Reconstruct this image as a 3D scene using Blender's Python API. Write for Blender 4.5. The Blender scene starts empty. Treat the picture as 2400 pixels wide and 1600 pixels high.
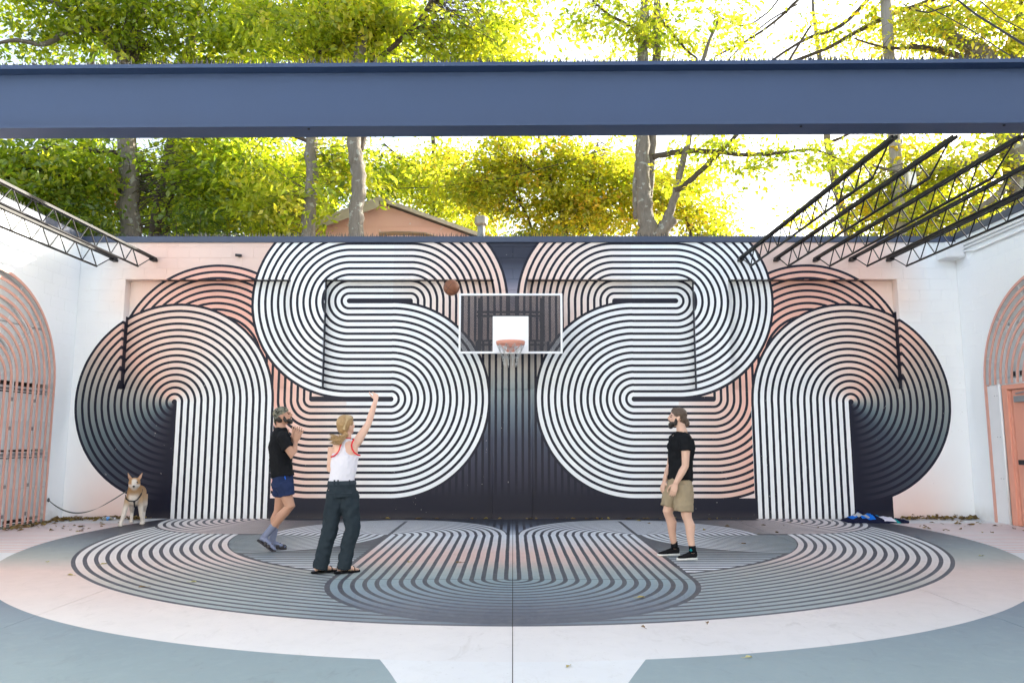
import bpy, bmesh, math, random
import numpy as np
from mathutils import Vector, Matrix, Quaternion
random.seed(7)
R_ = math.radians
S = bpy.context.scene
COL = S.collection
# ---------------------------------------------------------------- camera
FPX, PITCH, CX, CH, D = 1755.5, .1281, .051, 1.432, 13.73
cam = bpy.data.cameras.new('camera'); cam.lens = 36*FPX/2400; cam.sensor_width = 36
cam.sensor_fit = 'HORIZONTAL'; cam.clip_end = 2000; cam.clip_start = .05
camo = bpy.data.objects.new('camera', cam); COL.objects.link(camo)
camo.location = (CX, 0, CH); camo.rotation_euler = (math.pi/2+PITCH, 0, .0011)
S.camera = camo
# ---------------------------------------------------------------- sky and sun
SUN_AZ, SUN_EL = R_(55), R_(18.5)          # measured from +Y (behind the mural wall) towards +X
w = bpy.data.worlds.new('World'); S.world = w; w.use_nodes = True
nt = w.node_tree; nt.nodes.clear()
sky = nt.nodes.new('ShaderNodeTexSky'); sky.sky_type = 'NISHITA'; sky.sun_disc = False
sky.sun_elevation = SUN_EL; sky.sun_rotation = SUN_AZ; sky.air_density = 1.0; sky.dust_density = 2.5; sky.ozone_density = 1.0
bg = nt.nodes.new('ShaderNodeBackground'); bg.inputs[1].default_value = .15
wo = nt.nodes.new('ShaderNodeOutputWorld')
hsv = nt.nodes.new('ShaderNodeHueSaturation'); hsv.inputs['Saturation'].default_value = .55; nt.links.new(sky.outputs[0], hsv.inputs['Color'])
nt.links.new(hsv.outputs[0], bg.inputs[0]); nt.links.new(bg.outputs[0], wo.inputs[0])
sl = bpy.data.lights.new('sun', 'SUN'); sl.energy = 5.0; sl.angle = R_(.5); sl.color = (1, .925, .80)
so = bpy.data.objects.new('sun', sl); COL.objects.link(so)
sdir = Vector((math.sin(SUN_AZ)*math.cos(SUN_EL), math.cos(SUN_AZ)*math.cos(SUN_EL), math.sin(SUN_EL)))
so.rotation_euler = sdir.to_track_quat('Z', 'Y').to_euler(); so.location = (30, 30, 30)
S.view_settings.view_transform = 'Standard'; S.view_settings.look = 'None'
S.view_settings.exposure = 2.04; S.view_settings.gamma = 1
S.cycles.max_bounces = 7; S.cycles.glossy_bounces = 2; S.cycles.transmission_bounces = 4; S.cycles.use_adaptive_sampling = True; S.cycles.adaptive_threshold = .02; S.cycles.diffuse_bounces = 3; S.cycles.transparent_max_bounces = 12
try: S.cycles.use_denoising = True
except Exception: pass

# ---------------------------------------------------------------- helpers
def ray(u, v):
    x, zz = (u-1200)/FPX, -(v-800)/FPX
    c, s = math.cos(PITCH), math.sin(PITCH)
    return Vector((x, c-zz*s, s+zz*c))
def atY(u, v, Y):
    d = ray(u, v); return Vector((CX, 0, CH))+d*(Y/d.y)
def atZ(u, v, Z=0.):
    d = ray(u, v); return Vector((CX, 0, CH))+d*((Z-CH)/d.z)
def atX(u, v, X):
    d = ray(u, v); return Vector((CX, 0, CH))+d*((X-CX)/d.x)
K = 2400/2352
def pY(x, y, Y): return atY(x*K, y*K, Y)

class MB:
    def __init__(s): s.v = []; s.f = []; s.m = []
    def add(s, vs, fs, mi=0):
        o = len(s.v); s.v += [tuple(v) for v in vs]; s.f += [tuple(i+o for i in f) for f in fs]; s.m += [mi]*len(fs); return s
    def box(s, c, size, M=None, mi=0):
        hx, hy, hz = [a/2 for a in size]
        vs = [Vector((x, y, z)) for x in (-hx, hx) for y in (-hy, hy) for z in (-hz, hz)]
        if M is not None: vs = [M @ v for v in vs]
        vs = [v+Vector(c) for v in vs]
        return s.add(vs, [(0,1,3,2),(4,6,7,5),(0,4,5,1),(2,3,7,6),(0,2,6,4),(1,5,7,3)], mi)
    def bb(s, x0, x1, y0, y1, z0, z1, mi=0):
        return s.box(((x0+x1)/2, (y0+y1)/2, (z0+z1)/2), (x1-x0, y1-y0, z1-z0), None, mi)
    def tube(s, pts, rad, n=8, cap=True, flat=1., up=None, mi=0):
        pts = [Vector(p) for p in pts]
        if not hasattr(rad, '__len__'): rad = [rad]*len(pts)
        vs = []; fs = []; pn = None
        for i, p in enumerate(pts):
            t = (pts[min(i+1, len(pts)-1)]-pts[max(i-1, 0)])
            t = t.normalized() if t.length > 1e-9 else Vector((0, 0, 1))
            if pn is None:
                a = Vector(up) if up is not None else (Vector((0, 0, 1)) if abs(t.z) < .9 else Vector((1, 0, 0)))
                pn = (a-t*a.dot(t)).normalized()
            else:
                q = pn-t*pn.dot(t); pn = q.normalized() if q.length > 1e-6 else pn
            b = t.cross(pn)
            r = rad[i]; ra, rb = (r if hasattr(r, '__len__') else (r, r*flat))
            for k in range(n):
                a = 2*math.pi*k/n; vs.append(p+pn*(math.cos(a)*rb)+b*(math.sin(a)*ra))
        for i in range(len(pts)-1):
            for k in range(n):
                fs.append((i*n+k, i*n+(k+1) % n, (i+1)*n+(k+1) % n, (i+1)*n+k))
        if cap:
            fs.append(tuple(range(n))[::-1]); fs.append(tuple((len(pts)-1)*n+k for k in range(n)))
        return s.add(vs, fs, mi)
    def ell(s, c, r, M=None, n=16, m=10, mi=0):
        vs = [Vector((0, 0, -1))]; fs = []
        for j in range(1, m):
            ph = -math.pi/2+math.pi*j/m
            for k in range(n):
                a = 2*math.pi*k/n; vs.append(Vector((math.cos(a)*math.cos(ph), math.sin(a)*math.cos(ph), math.sin(ph))))
        vs.append(Vector((0, 0, 1))); L = len(vs)-1
        for k in range(n): fs.append((0, 1+(k+1) % n, 1+k)); fs.append((L, 1+(m-2)*n+k, 1+(m-2)*n+(k+1) % n))
        for j in range(m-2):
            for k in range(n): fs.append((1+j*n+k, 1+j*n+(k+1) % n, 1+(j+1)*n+(k+1) % n, 1+(j+1)*n+k))
        rr = Vector(r) if hasattr(r, '__len__') else Vector((r, r, r))
        vs = [Vector((v.x*rr.x, v.y*rr.y, v.z*rr.z)) for v in vs]
        if M is not None: vs = [M @ v for v in vs]
        return s.add([v+Vector(c) for v in vs], fs, mi)
    def mesh(s, name, mats, smooth=False):
        me = bpy.data.meshes.new(name); me.from_pydata(s.v, [], s.f)
        for m in (mats if isinstance(mats, (list, tuple)) else [mats]): me.materials.append(m)
        if any(s.m): me.polygons.foreach_set('material_index', s.m)
        if smooth: me.polygons.foreach_set('use_smooth', [True]*len(me.polygons))
        me.update(); return me
    def build(s, name, mats, parent=None, smooth=False, bevel=0):
        return link(name, s.mesh(name, mats, smooth), parent, bevel)
def link(name, me, parent=None, bevel=0, loc=None):
    o = bpy.data.objects.new(name, me); COL.objects.link(o)
    if parent is not None: o.parent = parent; o.matrix_parent_inverse = Matrix.Translation(-parent.location) if not parent.get('_rot') else parent.matrix_world.inverted()
    if loc is not None: o.location = loc
    if bevel:
        b = o.modifiers.new('bevel', 'BEVEL'); b.width = bevel; b.segments = 2; b.limit_method = 'ANGLE'
    return o
def tag(o, label, cat, group=None, kind=None):
    if label: o['label'] = label
    if cat: o['category'] = cat
    if group: o['group'] = group
    if kind: o['kind'] = kind
    return o
def thing(name, label, cat, loc=(0, 0, 0), group=None):
    o = bpy.data.objects.new(name, None); COL.objects.link(o); o.location = loc; o.empty_display_size = .1
    return tag(o, label, cat, group)

# ---------------------------------------------------------------- node expressions
class NT:
    def __init__(s, name):
        s.mat = bpy.data.materials.new(name); s.mat.use_nodes = True; s.t = s.mat.node_tree; s.t.nodes.clear()
        s.out = s.t.nodes.new('ShaderNodeOutputMaterial'); s._p = None
    def n(s, ty): return s.t.nodes.new(ty)
    def setin(s, sock, v):
        if isinstance(v, E): v = v.k
        if isinstance(v, bpy.types.NodeSocket): s.t.links.new(v, sock)
        elif hasattr(v, '__len__'): sock.default_value = (*v[:3], 1) if len(sock.default_value) == 4 else tuple(v[:3])
        else: sock.default_value = v
    def math(s, op, *a):
        nd = s.n('ShaderNodeMath'); nd.operation = op
        for i, x in enumerate(a): s.setin(nd.inputs[i], x)
        return E(s, nd.outputs[0])
    def pos(s):
        if s._p is None:
            g = s.n('ShaderNodeNewGeometry'); sp = s.n('ShaderNodeSeparateXYZ'); s.t.links.new(g.outputs['Position'], sp.inputs[0])
            s._p = (E(s, sp.outputs[0]), E(s, sp.outputs[1]), E(s, sp.outputs[2]), g.outputs['Position'])
        return s._p
    def obj(s): return s.n('ShaderNodeTexCoord').outputs['Object']
    def mix(s, f, a, b):
        nd = s.n('ShaderNodeMix'); nd.data_type = 'RGBA'; nd.clamp_factor = True
        s.setin(nd.inputs[0], f); s.setin(nd.inputs[6], a); s.setin(nd.inputs[7], b); return nd.outputs[2]
    def mul(s, a, b, f=1.):
        nd = s.n('ShaderNodeMix'); nd.data_type = 'RGBA'; nd.blend_type = 'MULTIPLY'
        s.setin(nd.inputs[0], f); s.setin(nd.inputs[6], a); s.setin(nd.inputs[7], b); return nd.outputs[2]
    def ramp(s, f, stops, lo=0., hi=1.):
        if lo != 0 or hi != 1: f = (f-lo)*(1/(hi-lo))
        nd = s.n('ShaderNodeValToRGB'); el = nd.color_ramp.elements
        st = sorted([((p-lo)/(hi-lo), c) for p, c in stops], key=lambda q: q[0])
        while len(el) > 1: el.remove(el[-1])
        el[0].position = st[0][0]; el[0].color = (*st[0][1], 1)
        for p, c in st[1:]: e = el.new(p); e.color = (*c, 1)
        s.setin(nd.inputs[0], f); return nd.outputs[0]
    def sm(s, x, a, b):
        nd = s.n('ShaderNodeMapRange'); nd.interpolation_type = 'SMOOTHSTEP'; s.setin(nd.inputs[0], x)
        nd.inputs[1].default_value = a; nd.inputs[2].default_value = b; return E(s, nd.outputs[0])
    def noise(s, vec, scale, detail=4., rough=.55, dist=0.):
        nd = s.n('ShaderNodeTexNoise'); nd.inputs['Scale'].default_value = scale; nd.inputs['Detail'].default_value = detail
        nd.inputs['Roughness'].default_value = rough; nd.inputs['Distortion'].default_value = dist
        s.t.links.new(vec, nd.inputs['Vector']); return E(s, nd.outputs[0])
    def attr(s, name):
        nd = s.n('ShaderNodeAttribute'); nd.attribute_name = name; return E(s, nd.outputs['Fac'])
    def scaled(s, vec, sc):
        nd = s.n('ShaderNodeMapping'); nd.inputs['Scale'].default_value = sc; s.t.links.new(vec, nd.inputs[0]); return nd.outputs[0]
    def surf(s, col, rough=.6, metal=0., spec=.5, bump=None, bs=.2, bd=.01, **kw):
        p = s.n('ShaderNodeBsdfPrincipled'); s.setin(p.inputs['Base Color'], col); s.setin(p.inputs['Roughness'], rough)
        s.setin(p.inputs['Metallic'], metal); s.setin(p.inputs['Specular IOR Level'], spec)
        for k_, v in kw.items(): s.setin(p.inputs[k_], v)
        if bump is not None:
            b = s.n('ShaderNodeBump'); b.inputs['Strength'].default_value = bs; b.inputs['Distance'].default_value = bd
            s.setin(b.inputs['Height'], bump); s.t.links.new(b.outputs[0], p.inputs['Normal'])
        s.t.links.new(p.outputs[0], s.out.inputs[0]); s.p = p; return s.mat
class E:
    def __init__(s, t, k): s.t = t; s.k = k
    def __add__(s, o): return s.t.math('ADD', s, o)
    __radd__ = __add__
    def __sub__(s, o): return s.t.math('SUBTRACT', s, o)
    def __rsub__(s, o): return s.t.math('SUBTRACT', o, s)
    def __mul__(s, o): return s.t.math('MULTIPLY', s, o)
    __rmul__ = __mul__
    def __truediv__(s, o): return s.t.math('DIVIDE', s, o)
    def __lt__(s, o): return s.t.math('LESS_THAN', s, o)
    def __gt__(s, o): return s.t.math('GREATER_THAN', s, o)
    def __and__(s, o): return s.t.math('MULTIPLY', s, o)
    def __or__(s, o): return s.t.math('MAXIMUM', s, o)
    def inv(s): return 1-s
    def abs(s): return s.t.math('ABSOLUTE', s)
    def fract(s): return s.t.math('FRACT', s)
    def clamp(s): return s.t.math('MINIMUM', s.t.math('MAXIMUM', s, 0.), 1.)
def sel(c, a, b):  # numeric select
    return b+(a-b)*c
def dist(x, y, cx, cy, sy=1.):
    dx = x-cx; dy = (y-cy)*sy if sy != 1. else y-cy
    return dx.t.math('SQRT', dx*dx+dy*dy)

PER, LW, D0 = .1185, .605, .047
RB = D0+15*PER
def stripe(d): return (((d-D0)*(1/PER)).fract() < LW) & (d > D0)

def plain(name, col, rough=.6, metal=0., var=.12, scale=6., bump=.0, spec=.5, bscale=60., **kw):
    t = NT(name); P = t.obj(); nz = t.noise(P, scale, 5)
    c = t.mul(col, t.mix(nz, (1-var,)*3, (1+var*.6,)*3))
    b = t.noise(P, bscale, 3) if bump else None
    return t.surf(c, rough+(nz-.5)*.15, metal, spec, b, bump, .01, **kw)

NAVY = (.0095, .0105, .0235)
WHITE = (.84, .86, .87)
# ---------------------------------------------------------------- mural paint on the back wall
def wall_material():
    t = NT('mural_paint'); X, Y, z, P = t.pos()
    rec = Y > D+.10                      # the painters set the pattern out on the recessed panels at a slightly larger scale
    sc = sel(rec, 1/1.0138, 1.)
    X = (X-.05)*sc+.05; z = (z-1.43)*sc+1.43
    reveal = (Y > D+.06) & (Y < D+.185)
    u = (X-.045).abs()+(t.noise(P, 7., 2)-.5)*.009
    jit = 0.
    # bare wall tints
    top = t.ramp(u, [(4.4, (.26, .30, .30)), (5.3, (.42, .46, .45)), (6.0, (.66, .58, .53)), (6.5, (.81, .55, .455)), (7.1, (.82, .66, .58)), (7.8, WHITE)], 4, 8.4)
    low = t.mix(t.sm(z, 1.5, -.1) & t.sm(u, 8.3, 7.2), WHITE, (.82, .62, .56))
    col = t.mix(t.sm(z, 3.3, 4.1), low, top)
    recp = (t.sm(u, 7.25, 6.6)) & t.sm(z, 3.2, 3.9)
    col = t.mix(recp*.75, col, (.82, .57, .48))
    # centre ground with upright bars
    inner = u < 2.4
    bars = (((u+.028)*(1/PER)).fract() < LW)
    barcol = t.ramp(z, [(.0, NAVY), (.38, NAVY), (.9, (.034, .036, .062)), (1.4, (.055, .065, .10)), (1.9, (.13, .17, .21)), (2.3, (.25, .30, .31)), (2.7, (.40, .38, .35)), (3.1, (.44, .37, .32)), (3.7, (.62, .46, .40)), (4.1, (.32, .30, .36)), (4.35, (.11, .125, .18)), (4.7, (.030, .034, .054)), (5.2, (.026, .03, .048))], 0, 5.2)
    cen = t.mix(bars | (z > 4.1), NAVY, barcol)
    col = t.mix(inner, col, cen)
    # rear arches (salmon)
    dR = dist(u, z, 5.50, 2.83)
    dRv = sel(z > 2.83, dR, (u-5.50).abs())
    mR = (dRv < RB) & (z > 2.0) & (u > 3.6)
    salm = t.mix(t.sm(u, 5.6, 7.2), (.79, .45, .36), (.79, .53, .44))
    rc = t.mix(stripe(dRv), NAVY, salm)
    col = t.mix(mR, col, rc)
    # lower return of the S (pink end)
    cl = 3.676; zB = 2.140
    dL = sel(u > cl, sel(z < zB, dist(u, z, cl, zB), u-cl), (zB-z).abs())
    mL = (u > 2.9) & (u < 4.36) & (z < 2.6) & ((dL < RB) | (z > zB))
    pinkl = t.ramp(u, [(2.2, WHITE), (2.9, (.81, .77, .75)), (3.6, (.80, .60, .52)), (4.3, (.79, .46, .37))], 2, 4.6)
    lc = t.mix(stripe(dL), NAVY, pinkl)
    col = t.mix(mL, col, lc)
    col = t.mix((u < 4.4) & (z < .36+jit) & (u > 1.2), col, NAVY)
    # outer figure: a circle that drops into upright bars
    fx, fz = 6.19, 2.09
    right = u < fx; low_ = z < fz
    dF0 = dist(u, z, fx, fz)
    vert = right & low_
    dF = sel(vert, (fx-u), dF0)
    ang = t.math('ARCTAN2', z-fz, fx-u)*(1/(2*math.pi))
    ang = sel(ang < 0., ang+1, ang)
    ang = sel(vert, 0., ang)
    fcol = t.ramp(ang, [(0, (.84, .86, .87)), (.10, (.80, .78, .77)), (.20, (.82, .67, .60)), (.32, (.80, .57, .475)), (.375, (.74, .48, .39)), (.42, (.55, .43, .365)), (.465, (.39, .37, .335)), (.51, (.25, .28, .275)), (.57, (.13, .175, .195)), (.63, (.060, .078, .105)), (.69, (.032, .036, .055)), (.74, NAVY), (1, NAVY)])
    near = t.sm(dF0, .75, .1) & (z > fz).t.sm(z, fz-.1, fz+.25) & vert.inv()
    fcol = t.mix(near*.5, fcol, (.75, .51, .42))
    fc = t.mix(stripe(dF), NAVY, fcol)
    mF = (dF < RB)
    col = t.mix(mF, col, fc)
    blk = (u > fx) & (u < 6.84) & (z < .55) & (dF0 > RB)
    col = t.mix(blk, col, NAVY)
    # the S
    ax, az, bx, ux = 3.037, 3.9625, 2.226, 1.90
    dA = dist(u, z, ax, az); dB = dist(u, z, bx, zB)
    # upper run that ends pink towards the middle
    dU = sel(u > ux, (z-az).abs(), sel(z > az, dist(u, z, ux, az), ux-u))
    mU = (u < ax) & (z > 3.2) & (dU < RB)
    pinku = t.ramp(u, [(0, (.79, .58, .50)), (.8, (.80, .64, .57)), (1.6, (.82, .73, .68)), (2.3, (.80, .80, .80)), (3.1, WHITE)], 0, 3.2)
    pinku = t.mix(t.sm(z, 4.0, 3.3)*.7, pinku, (.76, .54, .455))
    col = t.mix(mU, col, t.mix(stripe(dU), NAVY, pinku))
    mB = (u < bx) & (dB < RB)
    mM = (u < ax) & (u > bx)
    dM = sel(z > zB, (az-z).abs(), zB-z)
    mM = mM & (dM < RB)
    mA = (u > ax) & (dA < RB)
    dS = sel(u > ax, dA, sel(u < bx, dB, dM))
    wcol = t.mix(t.sm(u, 2.0, 3.2) & t.sm(z, 2.1, 1.9) , WHITE, (.81, .75, .72))
    col = t.mix(mA | mB | mM, col, t.mix(stripe(dS), NAVY, wcol))
    fig = mF | mR | mA | mB | mM | mU
    col = t.mix(reveal & fig, col, NAVY)
    # paint wear
    nz = t.noise(P, 1.3, 3, .6)
    col = t.mul(col, t.mix(nz, (.94, .94, .95), (1.03, 1.03, 1.02)))
    chips = (t.noise(P, 24, 1, .5) > .76) & (nz > .55)
    col = t.mix(chips*.45, col, (.52, .50, .47))
    gr = t.sm(z, .16, -.02)*.35*nz
    col = t.mix(gr, col, (.16, .14, .12))
    bump = t.noise(P, 30, 2, .6)
    return t.surf(col, .42+(nz-.5)*.2, 0, .24, bump, .10, .008)
M_WALL = wall_material()
# ---------------------------------------------------------------- painted court floor
def floor_material():
    t = NT('court_paint'); X, y, z, P = t.pos()
    u = (X-.049).abs()+(t.noise(P, 2., 1)-.5)*.010
    FB = (.066, .068, .086)
    white = (.78, .79, .80)
    # surround
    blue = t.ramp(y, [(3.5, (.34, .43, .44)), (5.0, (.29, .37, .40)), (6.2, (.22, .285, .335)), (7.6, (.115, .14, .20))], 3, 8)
    lane = .53+((y-4.2)*.32)+((y-4.2)*(y-4.2))*.055
    base = t.mix((y < 5.25) & (u < lane), blue, (.80, .81, .83))
    lines = (((y)*(1/.15)).fract() < .42) & (y > 9.7) & (y < 13.0)
    out = t.mix(lines, (.80, .80, .81), (.80, .50, .44))
    base = t.mix(y > 8.2, base, out)
    dO = dist(u, y, 0., 11.6)
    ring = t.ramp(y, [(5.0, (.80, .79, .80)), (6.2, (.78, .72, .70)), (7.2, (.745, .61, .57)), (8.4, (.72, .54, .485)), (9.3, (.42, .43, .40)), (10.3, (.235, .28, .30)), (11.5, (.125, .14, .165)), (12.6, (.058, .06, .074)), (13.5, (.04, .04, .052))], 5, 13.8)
    col = t.mix(dO < 6.54, base, ring)
    # striped ring
    dI = dist(u, y, 0., 11.9)
    th = t.math('ARCTAN2', 11.9-y, u)*(2/math.pi)
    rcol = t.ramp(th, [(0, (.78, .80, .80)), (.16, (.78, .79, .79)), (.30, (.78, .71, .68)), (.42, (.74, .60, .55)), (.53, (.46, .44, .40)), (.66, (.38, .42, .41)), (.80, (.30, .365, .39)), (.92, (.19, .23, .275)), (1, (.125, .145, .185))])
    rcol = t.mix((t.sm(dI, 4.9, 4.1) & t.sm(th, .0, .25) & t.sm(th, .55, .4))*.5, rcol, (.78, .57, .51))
    rdark = t.mix(th, FB, (.115, .118, .148))
    rc = t.mix(stripe(5.92-dI), rdark, rcol)
    col = t.mix((dI < 5.92), col, rc)
    # inside the ring
    ins = dI < 4.08+.045
    hz = ((y-8.47)*(1/.147)).fract() < .55
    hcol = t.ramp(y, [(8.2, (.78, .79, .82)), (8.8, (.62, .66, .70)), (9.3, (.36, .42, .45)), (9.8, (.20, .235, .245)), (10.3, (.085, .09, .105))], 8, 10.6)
    ic = t.mix(hz, FB, hcol)
    dk = t.mix(dI < 4.08-.0, (FB), ic)
    col = t.mix(ins, col, dk)
    col = t.mix(ins & (y > 11.5), col, (.05, .052, .066))
    # grey run joining the lens
    c2, yc = 3.71, 11.46
    r2 = sel(u < c2, dist(u, y, c2, yc), yc-y)
    mg = ins & (y < yc) & (r2 < 1.83) & (u > 1.7)
    gcol = t.ramp(u, [(1.8, (.74, .77, .80)), (2.6, (.66, .69, .71)), (3.1, (.44, .48, .49)), (3.6, (.27, .32, .33)), (4.2, (.215, .265, .275))], 1.5, 4.4)
    col = t.mix(mg, col, t.mix(stripe(1.83-r2), FB, gcol))
    # run that comes down from the wall bars
    c3 = 4.33
    dv = (13.73-y)*(1/1.2)
    d3 = sel(u > c3, dist(u, y, c3, 13.73, 1/1.2), dv)
    mo = (d3 < RB) & (u > 1.0)
    ocol = t.ramp(u, [(2.2, (.085, .085, .095)), (3.0, (.15, .15, .155)), (3.6, (.28, .26, .25)), (4.2, (.56, .46, .43)), (4.8, (.74, .61, .58)), (5.4, (.78, .70, .68)), (6.0, (.79, .79, .79))], 2, 6.4)
    col = t.mix(mo, col, t.mix(stripe(RB-d3), FB, ocol))
    # lens and U
    dl = dist(u, y, 1.88, yc, 1/1.13)
    lens = (y > yc) & (dl < 1.80)
    lcol = (.74, .76, .79)
    bord = (u-1.848).abs() < .028
    col = t.mix(lens, col, t.mix(stripe(dl), FB, lcol))
    dU = sel(y > 7.92, u, dist(u, y, 0., 7.92))
    mU = (dU < 1.874) & (y < yc)
    us = ((dU+.028)*(1/PER)).fract() < LW
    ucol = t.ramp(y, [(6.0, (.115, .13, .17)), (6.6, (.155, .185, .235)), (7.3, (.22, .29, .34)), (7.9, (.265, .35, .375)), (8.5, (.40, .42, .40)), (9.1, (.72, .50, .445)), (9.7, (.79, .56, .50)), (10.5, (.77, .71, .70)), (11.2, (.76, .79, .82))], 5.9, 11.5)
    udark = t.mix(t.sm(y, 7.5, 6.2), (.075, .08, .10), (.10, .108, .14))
    us = us & t.sm(y, 5.9, 6.9)
    col = t.mix(mU, col, t.mix(us & (dU < 1.824), udark, ucol))
    col = t.mix(bord & (y > 7.92) & (y < 13.3) & (dl < 2.5), col, FB)
    # faint bars of the wall carried on to the floor, middle
    mc = (u < 1.1) & (y > 11.46) & lens.inv()
    cb = ((u+.028)*(1/PER)).fract() < LW
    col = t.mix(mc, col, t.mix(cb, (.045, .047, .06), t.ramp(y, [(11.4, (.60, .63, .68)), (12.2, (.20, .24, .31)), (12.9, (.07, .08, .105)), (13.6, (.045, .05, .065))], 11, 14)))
    col = t.mix((y > 13.48), col, t.mix(u > 4.33, (.05, .05, .064), col))
    # saw cut across the court
    col = t.mix(((y-7.92).abs() < .008) & (u < 1.95), col, (.05, .055, .07))
    # wear, dust, scuffs
    nz = t.noise(P, 1.1, 4, .62); nf = t.noise(P, 7, 3, .6, .6)
    col = t.mul(col, t.mix(nz, (.77, .77, .775), (.91, .91, .90)))
    col = t.mix(((nf-.52)*1.6).clamp()*.35, col, (.48, .46, .44))
    sc = t.noise(t.scaled(P, (1.4, .55, 1)), 3.2, 4, .72, 1.4)
    col = t.mul(col, t.mix(t.sm(sc, .55, .75), (1, 1, 1), (.88, .87, .86)))
    col = t.mix(t.sm(t.noise(P, 38, 1), .70, .76)*.25, col, (.30, .28, .27))
    bump = t.noise(P, 60, 2, .6)
    return t.surf(col, .50+(nf-.5)*.3, 0, .3, bump, .10, .006)
M_FLOOR = floor_material()

M_WHITEW = (lambda t: t.surf(t.mul(t.mix(t.noise(t.pos()[3], 1.2, 6, .6), (.82, .85, .865), (.88, .895, .90)), t.mix(t.sm(t.pos()[2], .35, 0.)*t.noise(t.pos()[3], 6, 4), (1, 1, 1), (.66, .62, .58))), .62, 0, .35, t.noise(t.pos()[3], 30, 5)+t.noise(t.pos()[3], 4, 3)*.7, .3, .014))(NT('white_wall_paint'))
M_SLATE = plain('slate_steel_paint', (.045, .060, .105), .42, 0, .10, 2.0, .05)
M_BEAM = plain('beam_paint', (.0245, .050, .120), .5, 0, .13, 1.1, .05)
M_TRUSS = plain('truss_black_paint', (.009, .009, .011), .5, 0, .25, 9, 0, .3)
M_SPIKE = plain('spike_plastic', (.028, .03, .035), .5)
M_SALMON = plain('salmon_paint', (.68, .36, .285), .5, 0, .06, 5)
M_SALMON2 = plain('salmon_door_paint', (.76, .345, .245), .42, 0, .06, 3)
M_WMETAL = plain('white_metal', (.80, .80, .80), .4, 0, .05)
M_GREYP = plain('grey_shutter', (.74, .77, .77), .5, 0, .10, 2)
M_DARK = plain('dark_gap', (.05, .04, .035), .8)
M_GREYM = plain('grey_metal', (.32, .33, .34), .4, .3)
M_BLACKP = plain('black_plastic', (.014, .014, .016), .38)
M_CONC = plain('concrete', (.36, .35, .33), .85, 0, .2, 3, .3)
M_GROUND = plain('ground_earth', (.09, .085, .05), .95, 0, .4, .6, .6)
# ================================================================ GROUND AND COURT
g = MB(); g.add([(-400, -300, -.06), (400, -300, -.06), (400, 700, -.06), (-400, 700, -.06)], [(0, 1, 2, 3)])
tag(g.build('ground', M_GROUND), None, None, kind='structure')
cf = tag(thing('court_floor', None, None), None, None, kind='structure')
LX, RX = -8.05, 8.35
jx = [LX, -3.83, .049, 3.95, RX]
for i in range(4):
    MB().bb(jx[i]+(.003 if i else 0), jx[i+1]-(.003 if i < 3 else 0), -3, D+.02, -.055, 0).build('slab', M_FLOOR, cf)
M_JOINT = plain('joint_filler_grey', (.16, .155, .16), .9)
for i in (1, 2, 3): MB().bb(jx[i]-.003, jx[i]+.003, -3, D+.02, -.055, -.006).build('joint_filler', M_DARK if i == 2 else M_JOINT, cf)

# ================================================================ BACK WALL
bw = thing('mural_wall', 'long block wall painted with huge black, white and pink looping stripes', 'wall', (0, D, 0))
LZ, HZ, TZ, REC = 2.32, 4.37, 5.10, .19
CW = .205; BL = .405
lw = MB(); lw.bb(LX, RX, D, D+.4, -.05, LZ); lw.build('lower_wall', M_WALL, bw, bevel=.008)
MB().bb(-.315, .40, D-.045, D-.001, -.05, LZ-.02).build('pilaster', M_WALL, bw, bevel=.008)
recs = [(-7.185, -4.10), (-3.465, -.308), (.322, 3.44), (4.072, 7.222)]
core = MB(); core.bb(LX, RX, D+REC+.004, D+.4, LZ, HZ)
xs = [LX]+[v for r in recs for v in r]+[RX]
piers = [(xs[i], xs[i+1]) for i in range(0, len(xs), 2)]
for a, b in piers: core.bb(a, b, D+.004, D+REC+.003, LZ, HZ)
core.bb(LX, RX, D+.004, D+.399, HZ, TZ)
core.build('masonry_core', M_WALL, bw)
def block_mesh(wd, ht, dp=.05, name='block', mat=None):
    b = .004; x, h = wd/2, ht/2
    v = [(-x, dp, -h), (x, dp, -h), (x, dp, h), (-x, dp, h), (-x, b, -h), (x, b, -h), (x, b, h), (-x, b, h), (-x+b, 0, -h+b), (x-b, 0, -h+b), (x-b, 0, h-b), (-x+b, 0, h-b)]
    f = [(0, 1, 5, 4), (1, 2, 6, 5), (2, 3, 7, 6), (3, 0, 4, 7), (4, 5, 9, 8), (5, 6, 10, 9), (6, 7, 11, 10), (7, 4, 8, 11), (8, 9, 10, 11)]
    me = bpy.data.meshes.new(name); me.from_pydata(v, [], f); me.materials.append(mat or M_WALL); return me, v, f
cache = {}; JT = .004
rng = random.Random(3)
blocks = []
def course(x0, x1, zc, yf, off, ht=CW):
    x = x0-off
    while x < x1-.001:
        a, b = max(x, x0), min(x+BL, x1)
        if b-a > .03: blocks.append(((a+b)/2, yf-rng.random()*.0010, zc, round(b-a-JT, 4), round(ht-JT, 4)))
        x += BL
for c in range(10):
    zc = LZ+CW*(c+.5); off = (c % 2)*BL/2
    for a, b in recs: course(a, b, zc, D+REC, off)
    for a, b in piers: course(a, b, zc, D, off)
for c in range(4):
    z0 = HZ+CW*c; z1 = min(z0+CW, TZ); course(LX, RX, (z0+z1)/2, D, (c % 2)*BL/2, z1-z0)
blocks.sort(key=lambda b: -(abs(b[0]) > 4.9)*3-b[2])
rest = MB()
for i, (x, yf, zc, wd, ht) in enumerate(blocks):
    k = (wd, ht)
    if k not in cache: cache[k] = block_mesh(wd, ht)
    me, v, f = cache[k]
    if i < 290:
        o = link('block', me, bw, loc=(x, yf, zc))
    else: rest.add([(a+x, b+yf, c+zc) for a, b, c in v], f)
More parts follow.
